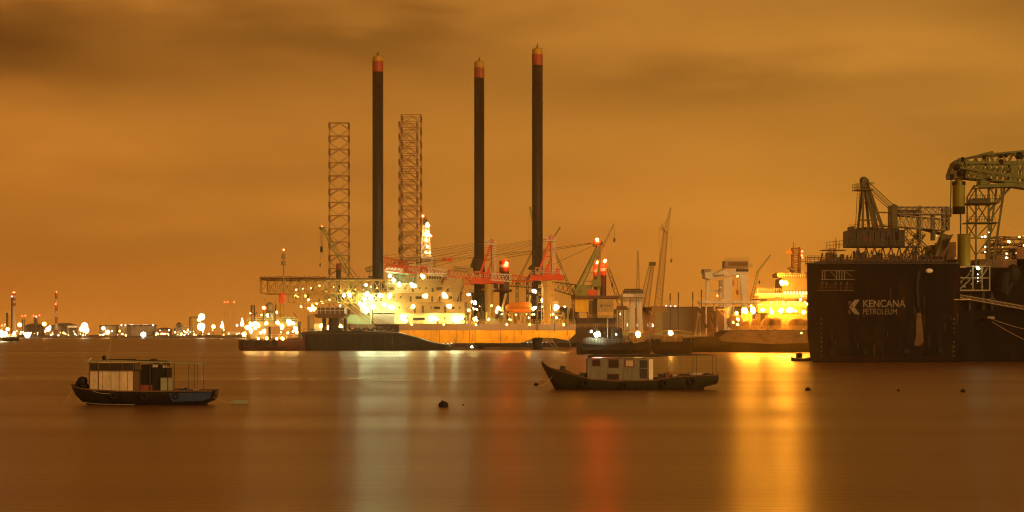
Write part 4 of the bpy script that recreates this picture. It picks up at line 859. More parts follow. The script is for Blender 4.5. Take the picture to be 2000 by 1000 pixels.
lamp(PM, 1168, 653, .95, 'starc', b1, 2.5); lamp(PM, 1156, 647, .35, 'cool', b1, 3); lamp(PM, 1205, 653, .22, 'cool', b1, 3, 'lamp')
def awning_boat(x0, x1, lx, ly, label, d):
    BEAM[0] = d
    r = T('moored_boat', label, 'boat', PM((x0 + x1) / 2, WM, d), 'awning boats moored before the yard')
    build(MB().hull(PM, [(x0, .4, WM - 6, 662), (x0 + 10, 2, WM + 1, 668), ((x0 + x1) / 2, 2.6, WM + 2, 671), (x1 - 8, 2.2, WM + 1, 667), (x1, 1.2, WM - 4, 660)]), 'hull', 'black', r)
    n = 9; mb = MB()
    for i in range(n):
        a = x0 + (x1 - x0) * i / n; b_ = x0 + (x1 - x0) * (i + 1) / n
        f = lambda x: 650 - 4.5 * math.sin(math.pi * (x - x0) / (x1 - x0))
        mb.add([PM(a, f(a), d - 2.6), PM(b_, f(b_), d - 2.6), PM(b_, f(b_) - 1.5, d), PM(a, f(a) - 1.5, d), PM(a, f(a) + .5, d - 2.6), PM(b_, f(b_) + .5, d - 2.6), PM(b_, f(b_) - .8, d), PM(a, f(a) - .8, d)], [(0, 1, 2, 3), (4, 5, 6, 7), (0, 1, 5, 4), (2, 3, 7, 6)])
        mb.add([PM(a, f(a) - 1.5, d), PM(b_, f(b_) - 1.5, d), PM(b_, f(b_), d + 2.6), PM(a, f(a), d + 2.6)], [(0, 1, 2, 3)])
    build(mb, 'awning', 'cream', r)
    mb = MB()
    for i in range(8): x = x0 + 4 + (x1 - x0 - 8) * i / 7; mb.tube(PM(x, 668, d - 2.2), PM(x, 650, d - 2.4), .06, 4)
    build(mb, 'awning_post', 'steel', r)
    build(MB().pb(PM, x0 + 20, x1 - 20, 657, 668, d - 1, d + 2), 'cabin', 'brown', r)
    lamp(PM, lx, ly, .78, 'sodium', r, d - 3.5); lamp(PM, lx, ly, .2, 'bigsod', r, d - 4.2)
awning_boat(1214, 1278, 1250, 652.5, 'moored boat under a pale awning with the left orange floodlight', 9)
awning_boat(1280, 1362, 1315, 650.5, 'moored boat under a pale awning with the right orange floodlight', 10)
BEAM[0] = 0
# large supply ship behind them
PS = PlO(397, 12); WS = wl(395)
ss = T('supply_ship', 'large supply ship with orange floodlit deck beside the navy barge', 'ship', PS(1450, WS, 14)); BEAM[0] = 4
build(MB().hull(PS, [(1262, .6, WS - 12, 664), (1300, 5, WS + 2, 662), (1390, 8, WS + 3, 658), (1420, 8.2, WS + 3, 645), (1500, 8.4, WS + 3, 644), (1600, 8, WS + 3, 644)]), 'hull', 'black', ss)
build(MB().prism([(1398, 660), (1420, 645.5), (1600, 644.5), (1600, 668), (1500, 672), (1405, 666)], PS, 7.2, 7.5), 'upper_strake', 'strake', ss)
build(MB().rail(PS(1420, 645, 7.8), PS(1600, 645, 7.8), 1.1, 60, .05).rail(PS(1300, 661, 9), PS(1390, 658, 8.5), 1, 20, .05), 'railing', 'ochre', ss)
BEAM[0] = 0
build(MB().pb(PS, 1500, 1600, 612, 642, 12, 24), 'deckhouse_tier', 'shiphouse', ss); build(MB().pb(PS, 1480, 1600, 600, 611, 11, 24).pb(PS, 1476, 1600, 598.5, 600, 10, 25), 'deckhouse_tier', 'shiphouse', ss)
build(MB().pb(PS, 1500, 1600, 584, 598, 13, 24).pb(PS, 1480, 1600, 582.5, 584, 11, 25), 'deckhouse_tier', 'shiphouse', ss)
wb = build(MB().prism([(1528, 570), (1530, 543), (1575, 543), (1600, 532), (1600, 582), (1528, 582)], PS, 13, 24), 'wheelhouse', 'shiphouse', ss)
for k in range(9): build(MB().pb(PS, 1532 + k * 6, 1536 + k * 6, 569, 575, 12.9, 13), 'window', 'win', ss)
for k in range(7): build(MB().pb(PS, 1506 + k * 11, 1509 + k * 11, 588, 592, 12.9, 13), 'window', 'win', ss)
build(MB().rail(PS(1482, 582.5, 11), PS(1600, 582.5, 11), 1.1, 26, .05).rail(PS(1478, 598.5, 10), PS(1600, 598.5, 10), 1.1, 26, .05).rail(PS(1482, 572, 14), PS(1528, 572, 14), 1.1, 10, .05).pb(PS, 1481, 1528, 572, 577, 13, 18).rail(PS(1522, 542, 14), PS(1575, 542, 14), 1.1, 12, .05), 'bridge_railing', 'white', ss)
build(MB().prism([(1520, 534), (1527, 530), (1545, 536), (1575, 534), (1600, 525), (1600, 543), (1575, 543), (1540, 542), (1522, 540)], PS, 14, 22), 'top_house', 'brown', ss)
mb = MB().truss(PS(1563, 534, 18), PS(1563, 482, 18), 2.1, 1.6, 7, .14, up=(0, 1, 0), style='x').tube(PS(1558, 540, 18), PS(1558, 471, 18), .1).tube(PS(1567, 534, 18), PS(1570, 480, 18), .3, 5)
for y in (483, 490, 500, 510, 520): mb.tube(PS(1554, y, 18), PS(1574, y, 18), .09, 4)
mb.line([PS(1550, 545, 18), PS(1563, 522, 18)], .2).line([PS(1580, 545, 18), PS(1566, 520, 18)], .2).tube(PS(1549, 530, 16), PS(1549, 523, 16), .25).ball(PS(1549, 523, 16), .55, (1.4, 1, .6))
build(mb, 'mast', 'brown', ss); build(MB().prism([(1546, 487), (1557, 488), (1557, 495), (1551, 493.5), (1545, 494)], PS, 18, 18.05), 'flag', 'flag', ss)
for x, y in ((1574, 489), (1573, 497), (1575, 501)): lamp(PS, x, y, .22, 'redl', ss, 17, 'beacon')
for x, r in ((1432, 3.2), (1452, 1.8), (1472, 2.2), (1496, 2.5), (1509, 2.6), (1546, 2.3), (1558, 2.3), (1572, 2.1)):
    rr2 = r * .62; c = PS(x, 644, 9); c.z += rr2; m_ = MB().tube(c + V((0, -.9, 0)), c + V((0, .9, 0)), rr2 * .65, 18)
    for s_ in (-.95, .75): m_.tube(c + V((0, s_, 0)), c + V((0, s_ + .2, 0)), rr2, 18)
    build(m_, 'hose_reel', 'brown', ss)
build_each(MB().pb(PS, 1448, 1470, 610, 643, 13, 17).pb(PS, 1504, 1522, 610, 643, 11.5, 12), 'deck_locker', 'shiphouse', ss)
mb = MB().tube(PS(1418, 643, 9), PS(1418, 600, 9), .12).line([PS(1400, 606, 9), PS(1420, 625, 9)], .15).pb(PS, 1400, 1418, 604, 606, 9, 10); build(mb, 'deck_derrick', 'ochre', ss)
for x, y, r, m_ in [(1450, 607, .95, 'bigsod'), (1466, 607, 1.0, 'bigsod'), (1520, 607.5, .85, 'bigsod'), (1537, 606, .95, 'bigsod'), (1548, 608, .4, 'sodium'), (1522, 554, .62, 'bigsod'), (1530, 554, .62, 'bigsod'),
                    (1577, 569, .4, 'bigsod'), (1484, 606, .55, 'bigsod'), (1502, 610, .6, 'bigsod'), (1434, 612, .45, 'bigsod'), (1564, 610, .6, 'bigsod'), (1572, 594, .35, 'bigsod'), (1558, 586, .4, 'sodium'), (1574, 604, .4, 'sodium'), (1462, 598, .3, 'sodium'), (1437, 624, .4, 'warm'), (1436, 634, .3, 'warm'), (1428, 630, .3, 'sodium'), (1500, 603, .3, 'sodium'), (1560, 579, .25, 'warm')]:  # some smaller floods here are added to merge the reflection column
    lamp(PS, x, y, r, m_, ss, 8)
lamp(PS, 1558, 650.5, .3, 'small', ss, 6.9, 'porthole')
# small tender and lit float between ship and navy barge
tn = T('tender', 'small dark tender at the corner of the navy barge', 'boat', Pl(270)(1565, 705, -2))
PN = Pl(272); BEAM[0] = 0
build(MB().hull(PN, [(1545, .3, 704, 697), (1552, .9, 707, 700), (1575, 1, 707, 700), (1584, .8, 706, 698)]).pb(PN, 1556, 1566, 690, 699, -.5, .5), 'hull', 'black', tn)
build(MB().tube(PN(1562, 690), PN(1562, 684), .05).tube(PN(1555, 700, -.6), PN(1556, 694, -.6), .04), 'mast', 'dark', tn)
# mooring lines from the rig to the workboat
for k, (a, b_) in enumerate((((1072, 668), (1130, 684)), ((1080, 667), (1130, 682)), ((1112, 664), (1128, 678)))):
    single(MB().sag(P(*a, 2), Pl(360)(*b_, 6), 1.6, .07, 14), 'mooring_line', 'rope', ['lowest sagging mooring line from the rig to the workboat', 'upper sagging mooring line from the rig to the workboat', 'short mooring line at the right tip of the rig hull'][k], 'mooring line', P(*a, 2), 'mooring lines at the rig')

# ================================================================= NAVY TENDER BARGE (D 260)
PK = Pl(260); WK = wl(260)
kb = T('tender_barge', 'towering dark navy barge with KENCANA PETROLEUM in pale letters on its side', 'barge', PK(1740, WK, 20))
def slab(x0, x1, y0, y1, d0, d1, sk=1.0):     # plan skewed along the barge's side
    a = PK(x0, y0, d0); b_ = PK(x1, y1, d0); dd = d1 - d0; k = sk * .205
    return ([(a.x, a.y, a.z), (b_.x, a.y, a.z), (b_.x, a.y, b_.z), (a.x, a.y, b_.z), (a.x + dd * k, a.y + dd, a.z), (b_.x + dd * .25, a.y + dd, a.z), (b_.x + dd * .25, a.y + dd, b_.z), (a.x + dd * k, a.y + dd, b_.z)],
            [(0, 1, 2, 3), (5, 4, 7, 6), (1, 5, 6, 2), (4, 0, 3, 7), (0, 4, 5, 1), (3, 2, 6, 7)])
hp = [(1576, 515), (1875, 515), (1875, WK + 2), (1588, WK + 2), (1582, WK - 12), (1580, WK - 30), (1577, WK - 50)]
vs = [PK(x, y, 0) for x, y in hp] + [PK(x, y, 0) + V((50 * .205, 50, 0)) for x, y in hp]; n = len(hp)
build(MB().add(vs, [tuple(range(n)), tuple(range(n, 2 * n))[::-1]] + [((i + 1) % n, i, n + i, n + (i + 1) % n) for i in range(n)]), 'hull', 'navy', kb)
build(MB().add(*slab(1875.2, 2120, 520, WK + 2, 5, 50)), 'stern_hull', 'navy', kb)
build(MB().pb(PK, 1586, 1874, 697, 702, -.05, -.01), 'boot_stripe', 'darkboot', kb)
build(MB().pb(PK, 1574, 1876, 513, 515.4, -.4, .6), 'deck_edge', 'dark', kb)
for i in range(16):
    x = R.uniform(1590, 1860); y = R.uniform(625, 680); ww = R.uniform(6, 26); hh_ = R.uniform(5, 18); build(MB().pb(PK, x, min(x + ww, 1873), y, y + hh_, -.028 - i * .0008, -.004), 'hull_patch_plate', R.choice(['navy', 'black']), kb)
mb = MB()
for x in (1640, 1700, 1752, 1810, 1850): mb.pb(PK, x - .25, x + .25, 516, WK - 12, -.05, -.01)
for y in (540, 560, 578, 620, 640, 660, 680): mb.pb(PK, 1580, 1874, y - .2, y + .2, -.05, -.012)
build(mb, 'plate_seam', 'black', kb)
mb = MB()
for i in range(9): mb.pb(PK, 1603, 1605.5, 694 - i * 9, 696 - i * 9, -.03, -.01); mb.pb(PK, 1862, 1864.5, 694 - i * 9, 696 - i * 9, -.03, -.01)
build_each(mb, 'draught_mark', 'letter', kb)
for x, y, r in ((1690, 688, 5), (1770, 686, 5), (1835, 684, 5), (1625, 688, 5)):
    c = PK(x, y, -.45); build(MB().tube(c, c + V((0, .4, 0)), r * PK.k, 14).tube(c + V((0, .1, 0)), c + V((0, .1, 3.4)), .03, 4), 'tyre_fender', 'rubber', kb)
text('KENCANA', 'company_name', 14.5 * PK.k, 83 * PK.k, PK(1685.5, 600, -.03), 'letter', kb, .02)
text('PETROLEUM', 'company_name', 11.2 * PK.k, 66 * PK.k, PK(1685.5, 614.2, -.03), 'letter', kb, -.003)
em = build(MB().prism([(1658, 600), (1669.5, 585.2), (1679.5, 585.2), (1669, 600), (1679.8, 614), (1669.5, 614)], PK, -.05, -.02), 'emblem', 'letter', kb)
build(MB().prism([(1657, 588), (1664, 588.5), (1657.5, 597)], PK, -.05, -.02).prism([(1657, 604), (1662, 611), (1657, 612)], PK, -.05, -.02), 'emblem_shard', 'brown', kb)
# side fittings: rack, ledges, fender, patch
mb = MB()
for x in (1605, 1610, 1633, 1638, 1643, 1648): mb.line([PK(x, 546, -.5), PK(x, 530, -.5), PK(x + 3, 528.5, -.5)], .07)
mb.line([PK(1604, 529, -.5), PK(1668, 529, -.5)], .05).line([PK(1602, 546, -.5), PK(1668, 546, -.5)], .06).line([PK(1622, 531, -.5), PK(1632, 543, -.5)], .05).line([PK(1650, 531, -.5), PK(1662, 540, -.5)], .05)
build(mb, 'pipe_rack', 'steel', kb)
mb = MB().pb(PK, 1592, 1665, 567, 568.3, -1.1, 0).rail(PK(1596, 567, -1), PK(1663, 567, -1), .95, 14, .022)
for x in (1603, 1612, 1630, 1640, 1652): mb.pb(PK, x, x + 3, 551, 555, -.6, -.2).tube(PK(x, 567, -.5), PK(x + 1, 553, -.5), .05)
build(mb, 'side_ledge', 'brown', kb)
build(MB().ball(PK(1814, 529, -.3), .5, (1.3, .5, .8)), 'buoy_light', 'white', kb, True)
build(MB().pb(PK, 1794, 1799, 598, 610, -.25, -.02).pb(PK, 1838, 1851, 613, 622, -.06, -.02), 'hatch', 'black', kb)
build(MB().prism([(1791, 611), (1799, 611), (1803, 650), (1804, 668), (1795, 676), (1785, 674), (1790, 655), (1789, 630)], PK, -.05, -.015), 'worn_patch', 'brown', kb)
mb = MB()
for i in range(22):
    x = R.uniform(1600, 1870); y = R.uniform(560, 680); l = R.uniform(8, 30); ww = R.uniform(.3, 1.4); mb.prism([(x, y), (x + ww, y), (x + ww * .6, y + l), (x + ww * .2, y + l)], PK, -.03 - .0005 * i, -.005)
build(mb, 'rust_streak', 'brown', kb)
mb = MB()
mb.line([PK(1795, 530, -.1), PK(1790, 560, -.3), PK(1793, 600, -.1)], .3); build(mb, 'hanging_fender', 'rubber', kb)
# deck rails
mb = MB().rail(PK(1577, 513, 0), PK(1870, 513, 0), 1.15, 42, .045).rail(PK(1590, 513, 12), PK(1870, 513, 12), 1.5, 30, .05)
mb.pb(PK, 1577, 1790, 503.2, 504.2, -.1, .1); build(mb, 'deck_railing', 'brown', kb)
# stair cage
mb = MB()
for x in (1878, 1907, 1925, 1940): mb.tube(PK(x, 518, 2), PK(x, 567, 2), .13, 4)
for y in (519, 542, 566): mb.tube(PK(1877, y, 2), PK(1941, y, 2), .12, 4)
mb.pb(PK, 1878, 1940, 566, 568, 1.5, 5).stairs(PK(1882, 564, 2.4), PK(1903, 545, 2.4), .6).stairs(PK(1922, 545, 2.4), PK(1938, 522, 2.4), .6)
for i in range(18): x = R.uniform(1880, 1936); y = R.uniform(522, 560); mb.pb(PK, x, x + R.uniform(1, 6), y, y + R.uniform(1, 4), 3, 3.8)
build(mb, 'stair_cage', 'steel', kb)
for x, y, r in ((1914, 523.5, .32), (1914, 535, .11), (1914, 542, .13), (1914, 549, .09)): lamp(PK, x, y, r, 'cool' if r > .2 else 'smallc', kb, 1.2, 'lamp')
build(MB().pb(PK, 1862, 1896, 584.5, 586, -.6, 4.8), 'step_plate', 'ochre', kb)
mb = MB()
for x in (1874, 1906, 1933, 1950): mb.pb(PK, x, x + 5, 570, 604, 4, 4.9)
mb.pb(PK, 1940, 1956, 581, 584, 3, 4.9).tube(PK(1880, 586, 3), PK(1880, 612, 3), .25); build_each(mb, 'bollard_frame', 'dark', kb)
gw = T('gangway', 'pale sloping gangway hung along the side of the navy barge', 'gangway', PK(1880, 577, 2))
mb = MB().truss(PK(1878, 577, 2.5), PK(2040, 606, 2.5), .9, .5, 22, .06, rb=.04).rail(PK(1878, 575.5, 2.2), PK(2040, 604.5, 2.2), .1, 22, .03); build(mb, 'truss', 'rope', gw)
mr = ((((1938, 620), (2050, 650)), 'upper mooring rope on the side of the navy barge'), (((1945, 628), (2060, 690)), 'lower sagging mooring rope on the side of the navy barge'))
for (a, b_), l in mr: single(MB().sag(PK(*a, 2), PK(*b_, -4), .6, .055, 12), 'mooring_line', 'rope', l, 'mooring line', PK(*a, 2), 'ropes on the navy barge')
build(MB().pb(PK, 1936, 1950, 618, 622, 2, 4.9), 'fairlead', 'steel', kb)
PK8 = PlO(268, 8)
# machinery house and A-frame crane on the deck
ac = T('a_frame_crane', 'olive A-frame crane on a dark machinery house, on the navy barge', 'crane', PK8(1700, 513, 8))
Q = lambda x, y, d=8: PK8(x, y, d)
build(MB().pb(PK8, 1649, 1756, 455, 484, 4, 9), 'machinery_house', 'dark', ac)
for i in range(9): build(MB().pb(PK8, 1652 + i * 11.5, 1653 + i * 11.5, 455, 484, 3.85, 4), 'wall_stiffener', 'brown', ac)
build(MB().rail(PK8(1649, 452, 4.2), PK8(1756, 452, 4.2), 1.0, 20, .03).rail(PK8(1645, 484, 3.6), PK8(1760, 484, 3.6), 1.0, 20, .03), 'railing', 'olive', ac)
for i in range(7): x = 1655 + i * 14; build(MB().pb(PK8, x, x + R.uniform(3, 9), 451 - R.uniform(2, 7), 452, 5, 8), 'roof_unit', 'dark', ac)
build(MB().pb(PK8, 1649, 1756, 452, 455, 3.8, 9.2), 'house_roof', 'dark', ac)
build(MB().pb(PK8, 1672, 1694, 464, 475, 3.95, 4), 'red_sign', 'boot', ac); build(MB().pb(PK8, 1720, 1727, 464, 482, 3.95, 4).pb(PK8, 1738, 1744, 456, 474, 3.9, 4), 'door', 'black', ac)
m = MB()
for d in (6, 10): m.tube(Q(1680, 452, d), Q(1686, 352, 8), .27, 4).tube(Q(1703, 452, d), Q(1688, 352, 8), .30, 4).tube(Q(1720, 452, d), Q(1691, 352, 8), .34, 4)
for y, a, b_ in ((430, 1678, 1714), (415, 1699, 1730), (396, 1684, 1702)): m.tube(Q(a, y), Q(b_, y), .16, 4)
for i in range(6): t_ = i / 6; m.tube(Q(1703 - 13 * t_, 452 - 92 * t_), Q(1718 - 24 * t_, 440 - 86 * t_), .1, 4)
build(m, 'a_frame', 'olive', ac)
build(MB().pb(PK8, 1682, 1695, 351, 366, 7, 9).ball(Q(1687, 353), .75, (1, .7, 1)).tube(Q(1687, 352), Q(1687, 345), .06), 'crown', 'olive', ac)
build(MB().ladder(Q(1673, 452), Q(1677, 372), .45, .055, .45), 'ladder', 'olive', ac)
build(MB().pb(PK8, 1668, 1703, 371, 372.4, 6.6, 9.4).rail(Q(1668, 371, 6.6), Q(1684, 371, 6.6), 1.05, 5, .05).rail(Q(1692, 362, 6.6), Q(1703, 362, 6.6), .4, 3, .05).rail(Q(1668, 371, 9.4), Q(1703, 371, 9.4), 1.05, 9, .05), 'top_platform', 'olive', ac)
m = MB()
for d in (6.5, 9.5): m.tube(Q(1693, 358, d), Q(1742, 403, d), .1, 4).tube(Q(1697, 368, d), Q(1742, 408, d), .08, 4)
m.line([Q(1720, 435), Q(1728, 441), Q(1742, 443)], .08).tube(Q(1713, 415), Q(1740, 416), .09).tube(Q(1714, 442), Q(1740, 442), .12)
build(m, 'backstay', 'olive', ac)
build(MB().pb(PK8, 1738, 1749, 402, 452, 6.5, 9.5).ball(Q(1746, 403), .45), 'stay_post', 'olive', ac)
# folded lattice boom as seen end on and deck gear
lf = T('folded_boom', 'tangle of dark folded lattice boom beside the A-frame crane', 'crane boom', PK8(1800, 513, 8))
m = MB(); m.truss(Q(1750, 412), Q(1850, 412), 3, 14 * PK8.k, 8, .09, rb=.06, style='x').truss(Q(1752, 432), Q(1850, 440), 3, 22 * PK8.k, 9, .08, rb=.055, style='x')
build(m, 'lattice', 'steel', lf)
m = MB()
for x, ww, a, b_ in ((1790, 5, 403, 470), (1817, 5, 420, 470), (1838, 3, 408, 455), (1846, 5, 406, 450)): m.pb(PK8, x, x + ww, a, b_, 6.5, 8)
m.pb(PK8, 1752, 1792, 409, 422, 8.6, 9.4).line([Q(1792, 445), Q(1830, 455), Q(1852, 462)], .35).truss(Q(1765, 452), Q(1815, 500), 2, 1.5, 8, .1).truss(Q(1770, 500), Q(1800, 455), 1.5, 1.2, 6, .1)
build(m, 'frame', 'olive', lf)
build(MB().prism([(1834, 462), (1856, 459), (1842, 484), (1826, 502), (1820, 502)], PK8, 6, 8), 'yellow_arm', 'olive', lf)
dg = T('deck_machinery', 'low winches, trusses and frames crowding the navy barge deck', 'deck machinery', PK8(1720, 513, 6))
for gx in range(9):
    m = MB(); xa = 1606 + gx * 29
    m.pb(PK8, xa, xa + 27, 508.5, 513, 5, 16)
    for i in range(11):
        x = R.uniform(xa + 1, xa + 24); h_ = R.uniform(4, 30) if x > 1660 else R.uniform(4, 24); d = R.uniform(5, 15); k = R.random()
        if k < .4: m.pb(PK8, x, min(x + R.uniform(2, 10), xa + 27), 513 - h_ * .8, 513, d, d + 1)
        elif k < .75: m.tube(PK8(x, 513, d), PK8(x + R.uniform(-6, 6), 513 - h_, d), R.uniform(.05, .16), 5)
        else: m.tube(PK8(x, 513, d), PK8(x + R.uniform(4, 20), 513 - h_, d), R.uniform(.05, .14), 5)
    build(m, 'winch_frame', 'dark', dg)
m = MB()
for x in range(1660, 1790, 16): m.line([PK8(x, 513, 5), PK8(x + 8, 484, 5), PK8(x + 16, 513, 5)], .13)
m.pb(PK8, 1650, 1790, 483, 485.5, 4.4, 6)
build(m, 'girder_truss', 'dark', dg)
m = MB().truss(PK8(1625, 513, 8), PK8(1625, 486, 8), 1.2, 1.2, 4, .06, up=(0, 1, 0)).rail(PK8(1610, 488, 6), PK8(1648, 484, 6), 1.2, 6, .05).tube(PK8(1630, 488, 7), PK8(1630, 465, 7), .06).tube(PK8(1636, 488, 7), PK8(1636, 476, 7), .05).pb(PK8, 1612, 1626, 494, 513, 6, 8).pb(PK8, 1602, 1648, 489, 490.2, 6, 8)
m.pb(PK8, 1822, 1868, 478, 513, 9, 13).pb(PK8, 1850, 1880, 470, 500, 12, 16)
build(m, 'deck_frame', 'brown', dg)
lamp(PK8, 1757, 468, .22, 'sodium', dg, 16, 'lamp'); lamp(PK8, 1759, 474, .12, 'small', dg, 16, 'lamp'); lamp(PK8, 1848, 456, .09, 'small', dg, 14, 'lamp')
# yellow-green cylinder on deck
yc = T('yellow_cylinder', 'yellow green upright cylinder standing on the navy barge below the heavy crane', 'tank', PK(1893, 513, 3))
o = build(MB().tube(PK(1893, 518, 3), PK(1893, 457, 3), 12.5 * PK.k, 20), 'shell', 'yelgreen', yc); build(MB().tube(PK(1893, 457, 3), PK(1893, 455.5, 3), 13 * PK.k, 20), 'lid', 'olive', yc)
PK12 = PlO(272, 12)
Q = lambda x, y, d=12: PK12(x, y, d)
# large green crane
gk = T('heavy_crane', 'large dull green crane on a lattice tower with a cylinder hanging from its boom', 'crane', PK12(1925, 513, 12))
m = MB()
pts = {'a': (1890, 1910), 'b': (1890, 372)}
m.tube(Q(1889, 524, 12), Q(1889, 385, 12), .17, 4).tube(Q(1906, 524, 12), Q(1906, 362, 12), .2, 4).tube(Q(1931, 524, 12), Q(1931, 362, 12), .22, 4).tube(Q(1938, 524, 12), Q(1962, 365, 12), .22, 4).tube(Q(1889, 385, 12), Q(1903, 362, 12), .17, 4)
m.tube(Q(1932, 412, 12), Q(1978, 360, 12), .26, 4).tube(Q(1889, 460, 16), Q(1889, 385, 16), .15, 4).tube(Q(1938, 524, 16), Q(1960, 365, 16), .2, 4).tube(Q(1956, 395, 12), Q(1956, 360, 12), .2, 4)
for y in (396, 435, 465): m.tube(Q(1889, y, 12), Q(1950, y, 12), .17, 4)
for a, b_ in (((1889, 396), (1906, 420)), ((1906, 435), (1931, 396)), ((1906, 396), (1931, 435)), ((1889, 440), (1906, 465)), ((1906, 465), (1931, 438)), ((1889, 396), (1910, 362)), ((1931, 396), (1906, 362)), ((1931, 362), (1950, 396)), ((1931, 435), (1955, 400)), ((1906, 500), (1931, 466)), ((1889, 466), (1906, 500)), ((1931, 465), (1945, 436)), ((1889, 435), (1912, 405)), ((1906, 435), (1889, 465))): m.tube(Q(*a, 12), Q(*b_, 12), .13, 4)
build(m, 'lattice_tower', 'olive', gk)
build(MB().pb(PK12, 1888, 1946, 396, 398, 10, 16).rail(PK12(1889, 396, 10), PK12(1945, 396, 10), 1.2, 12, .06).pb(PK12, 1900, 1935, 388, 396, 12, 15).pb(PK12, 1888, 1950, 434, 436, 11, 15).rail(PK12(1889, 434, 11), PK12(1940, 434, 11), .9, 10, .05).rail(PK12(1935, 372, 11), PK12(1944, 372, 11), 1, 3, .05), 'tower_platform', 'olive', gk)
m = MB(); m.truss(Q(1868, 322, 12), Q(1935, 318, 12), 3, 1.3, 8, .22, 3, 3.6, rb=.13).truss(Q(1880, 334, 12), Q(2060, 340, 12), 3, 2.4, 16, .24, 3, 4.5, rb=.14, style='x').truss(Q(1925, 312, 12), Q(2070, 304, 12), 3, 1.6, 12, .2, 3, 2.6, rb=.12)
m.tube(Q(1886, 338, 10.5), Q(1935, 355, 10.5), .24, 4).tube(Q(1880, 330, 10.5), Q(2010, 352, 10.5), .34, 4).tube(Q(1880, 318, 10.5), Q(1990, 322, 10.5), .3, 4).prism([(1903, 364), (1980, 356), (2060, 372), (2060, 379), (1978, 366), (1905, 368)], PK12, 10.4, 13.4).prism([(1972, 318), (1984, 318), (1980, 360), (1964, 358)], PK12, 10.4, 13.2)
m.prism([(1912, 343), (1920, 343), (1930, 360), (1910, 363)], PK12, 10.6, 13)
build(m, 'boom', 'kgreen', gk)
build(MB().prism([(1851, 342), (1860, 318), (1868, 312), (1886, 318), (1886, 346), (1866, 350), (1852, 350)], PK12, 10.6, 13.4), 'boom_head', 'olive', gk)
m = MB()
for x, y, r in ((1854, 346, .45), (1864, 328, .6), (1875, 313, .4), (1917, 309, .35), (1949, 307, .4), (1959, 306, .4), (1985, 306, .7), (1872, 340, .7), (1950, 318, .5)): m.ball(Q(x, y, 10.4), r, (1, .5, 1), 10, 6)
build_each(m, 'sheave', 'black', gk, True)
build(MB().line([Q(1868, 312, 10.4), Q(1917, 307, 10.4), Q(1955, 305, 10.4), Q(2060, 292, 10.4)], .12).tube(Q(1868, 311, 11), Q(2060, 300, 11), .07), 'boom_cable', 'dark', gk)
hc = build(MB().tube(Q(1872.5, 417, 12), Q(1872.5, 362, 12), 12 * PK12.k, 20).tube(Q(1872.5, 362, 12), Q(1872.5, 348, 12), 7 * PK12.k, 14), 'hanging_cylinder', 'yelgreen', gk)
build(MB().tube(Q(1872.5, 417.6, 12), Q(1872.5, 404, 12), 12.15 * PK12.k, 20).tube(Q(1860, 358, 12), Q(1885, 358, 12), .4, 5), 'cylinder_band', 'black', hc)
build(MB().tube(Q(1854, 346, 11), Q(1853, 410, 11), .07, 4).tube(Q(1856, 346, 11), Q(1854, 410, 11), .05, 4).pb(PK12, 1851, 1855, 408, 419, 10.8, 11.4).ball(Q(1853, 422, 11), .25), 'hoist_line', 'dark', gk)
for x, y, r in ((1914, 464, .2), (1908, 465, .1), (1914, 484, .14), (1914, 494, .14), (1921, 456, .08)): lamp(PK12, x, y, r, 'cool', gk, 9, 'lamp')
PK22 = PlO(282, 22)
# process module at far right
pm = T('process_module', 'dark pipe module with orange and white lamps behind the heavy green crane', 'process module', PK22(1970, 520, 22))
m = MB().truss(PK22(1935, 470, 22), PK22(2080, 476, 22), 6, 1.2, 14, .12).truss(PK22(1935, 495, 22), PK22(2080, 492, 22), 6, 1.6, 14, .12).truss(PK22(1941, 518, 22), PK22(1941, 470, 22), 2, 2, 5, .12, up=(0, 1, 0))
for i in range(60): x = R.uniform(1925, 2050); y = R.uniform(470, 515); m.pb(PK22, x, x + R.uniform(1, 12), y, y + R.uniform(1, 6), 20 + R.uniform(0, 5), 26)
m.pb(PK22, 1972, 1992, 486, 525, 18, 21).pb(PK22, 1900, 2060, 508, 528, 18, 26).pb(PK22, 1935, 1966, 500, 508, 19, 25).tube(PK22(1962, 470, 22), PK22(1962, 461, 22), .3)
build(m, 'pipe_rack', 'brown', pm)
for x, y, r, mm in ((1953, 475, .28, 'sodium'), (1973, 466, .16, 'sodium'), (1983, 463.5, .1, 'smallc'), (1982, 482, .2, 'sodium'), (1993, 478, .08, 'redl'), (1949, 506, .2, 'warm'), (1949, 498, .15, 'warm'), (1967, 497, .1, 'small'), (1999, 505, .35, 'warm'), (1941, 486, .08, 'small')): lamp(PK22, x, y, r, mm, pm, 17, 'lamp')
m = MB().tube(PK(1975, 530, 3), PK(1970, 570, 3), .9, 10).ball(PK(1990, 535, 3), 1.3, (1, .8, 1.4)).tube(PK(1992, 540, 3), PK(1975, 575, 3), .6, 8); build(m, 'hose_bundle', 'rubber', kb)

# ================================================================= the humid night air
hm = bpy.data.materials.new('haze_air'); hm.use_nodes = True; t = hm.node_tree; t.nodes.clear()
pv = t.nodes.new('ShaderNodeVolumePrincipled'); pv.inputs['Color'].default_value = (1, .84, .62, 1); pv.inputs['Density'].default_value = .0003; pv.inputs['Anisotropy'].default_value = .75
oo = t.nodes.new('ShaderNodeOutputMaterial'); t.links.new(pv.outputs[0], oo.inputs['Volume']); mt['haze'] = hm
hz = build(MB().box((-2700, -260, -2), (2700, 2750, 130)), 'haze', 'haze'); hz['kind'] = 'stuff'
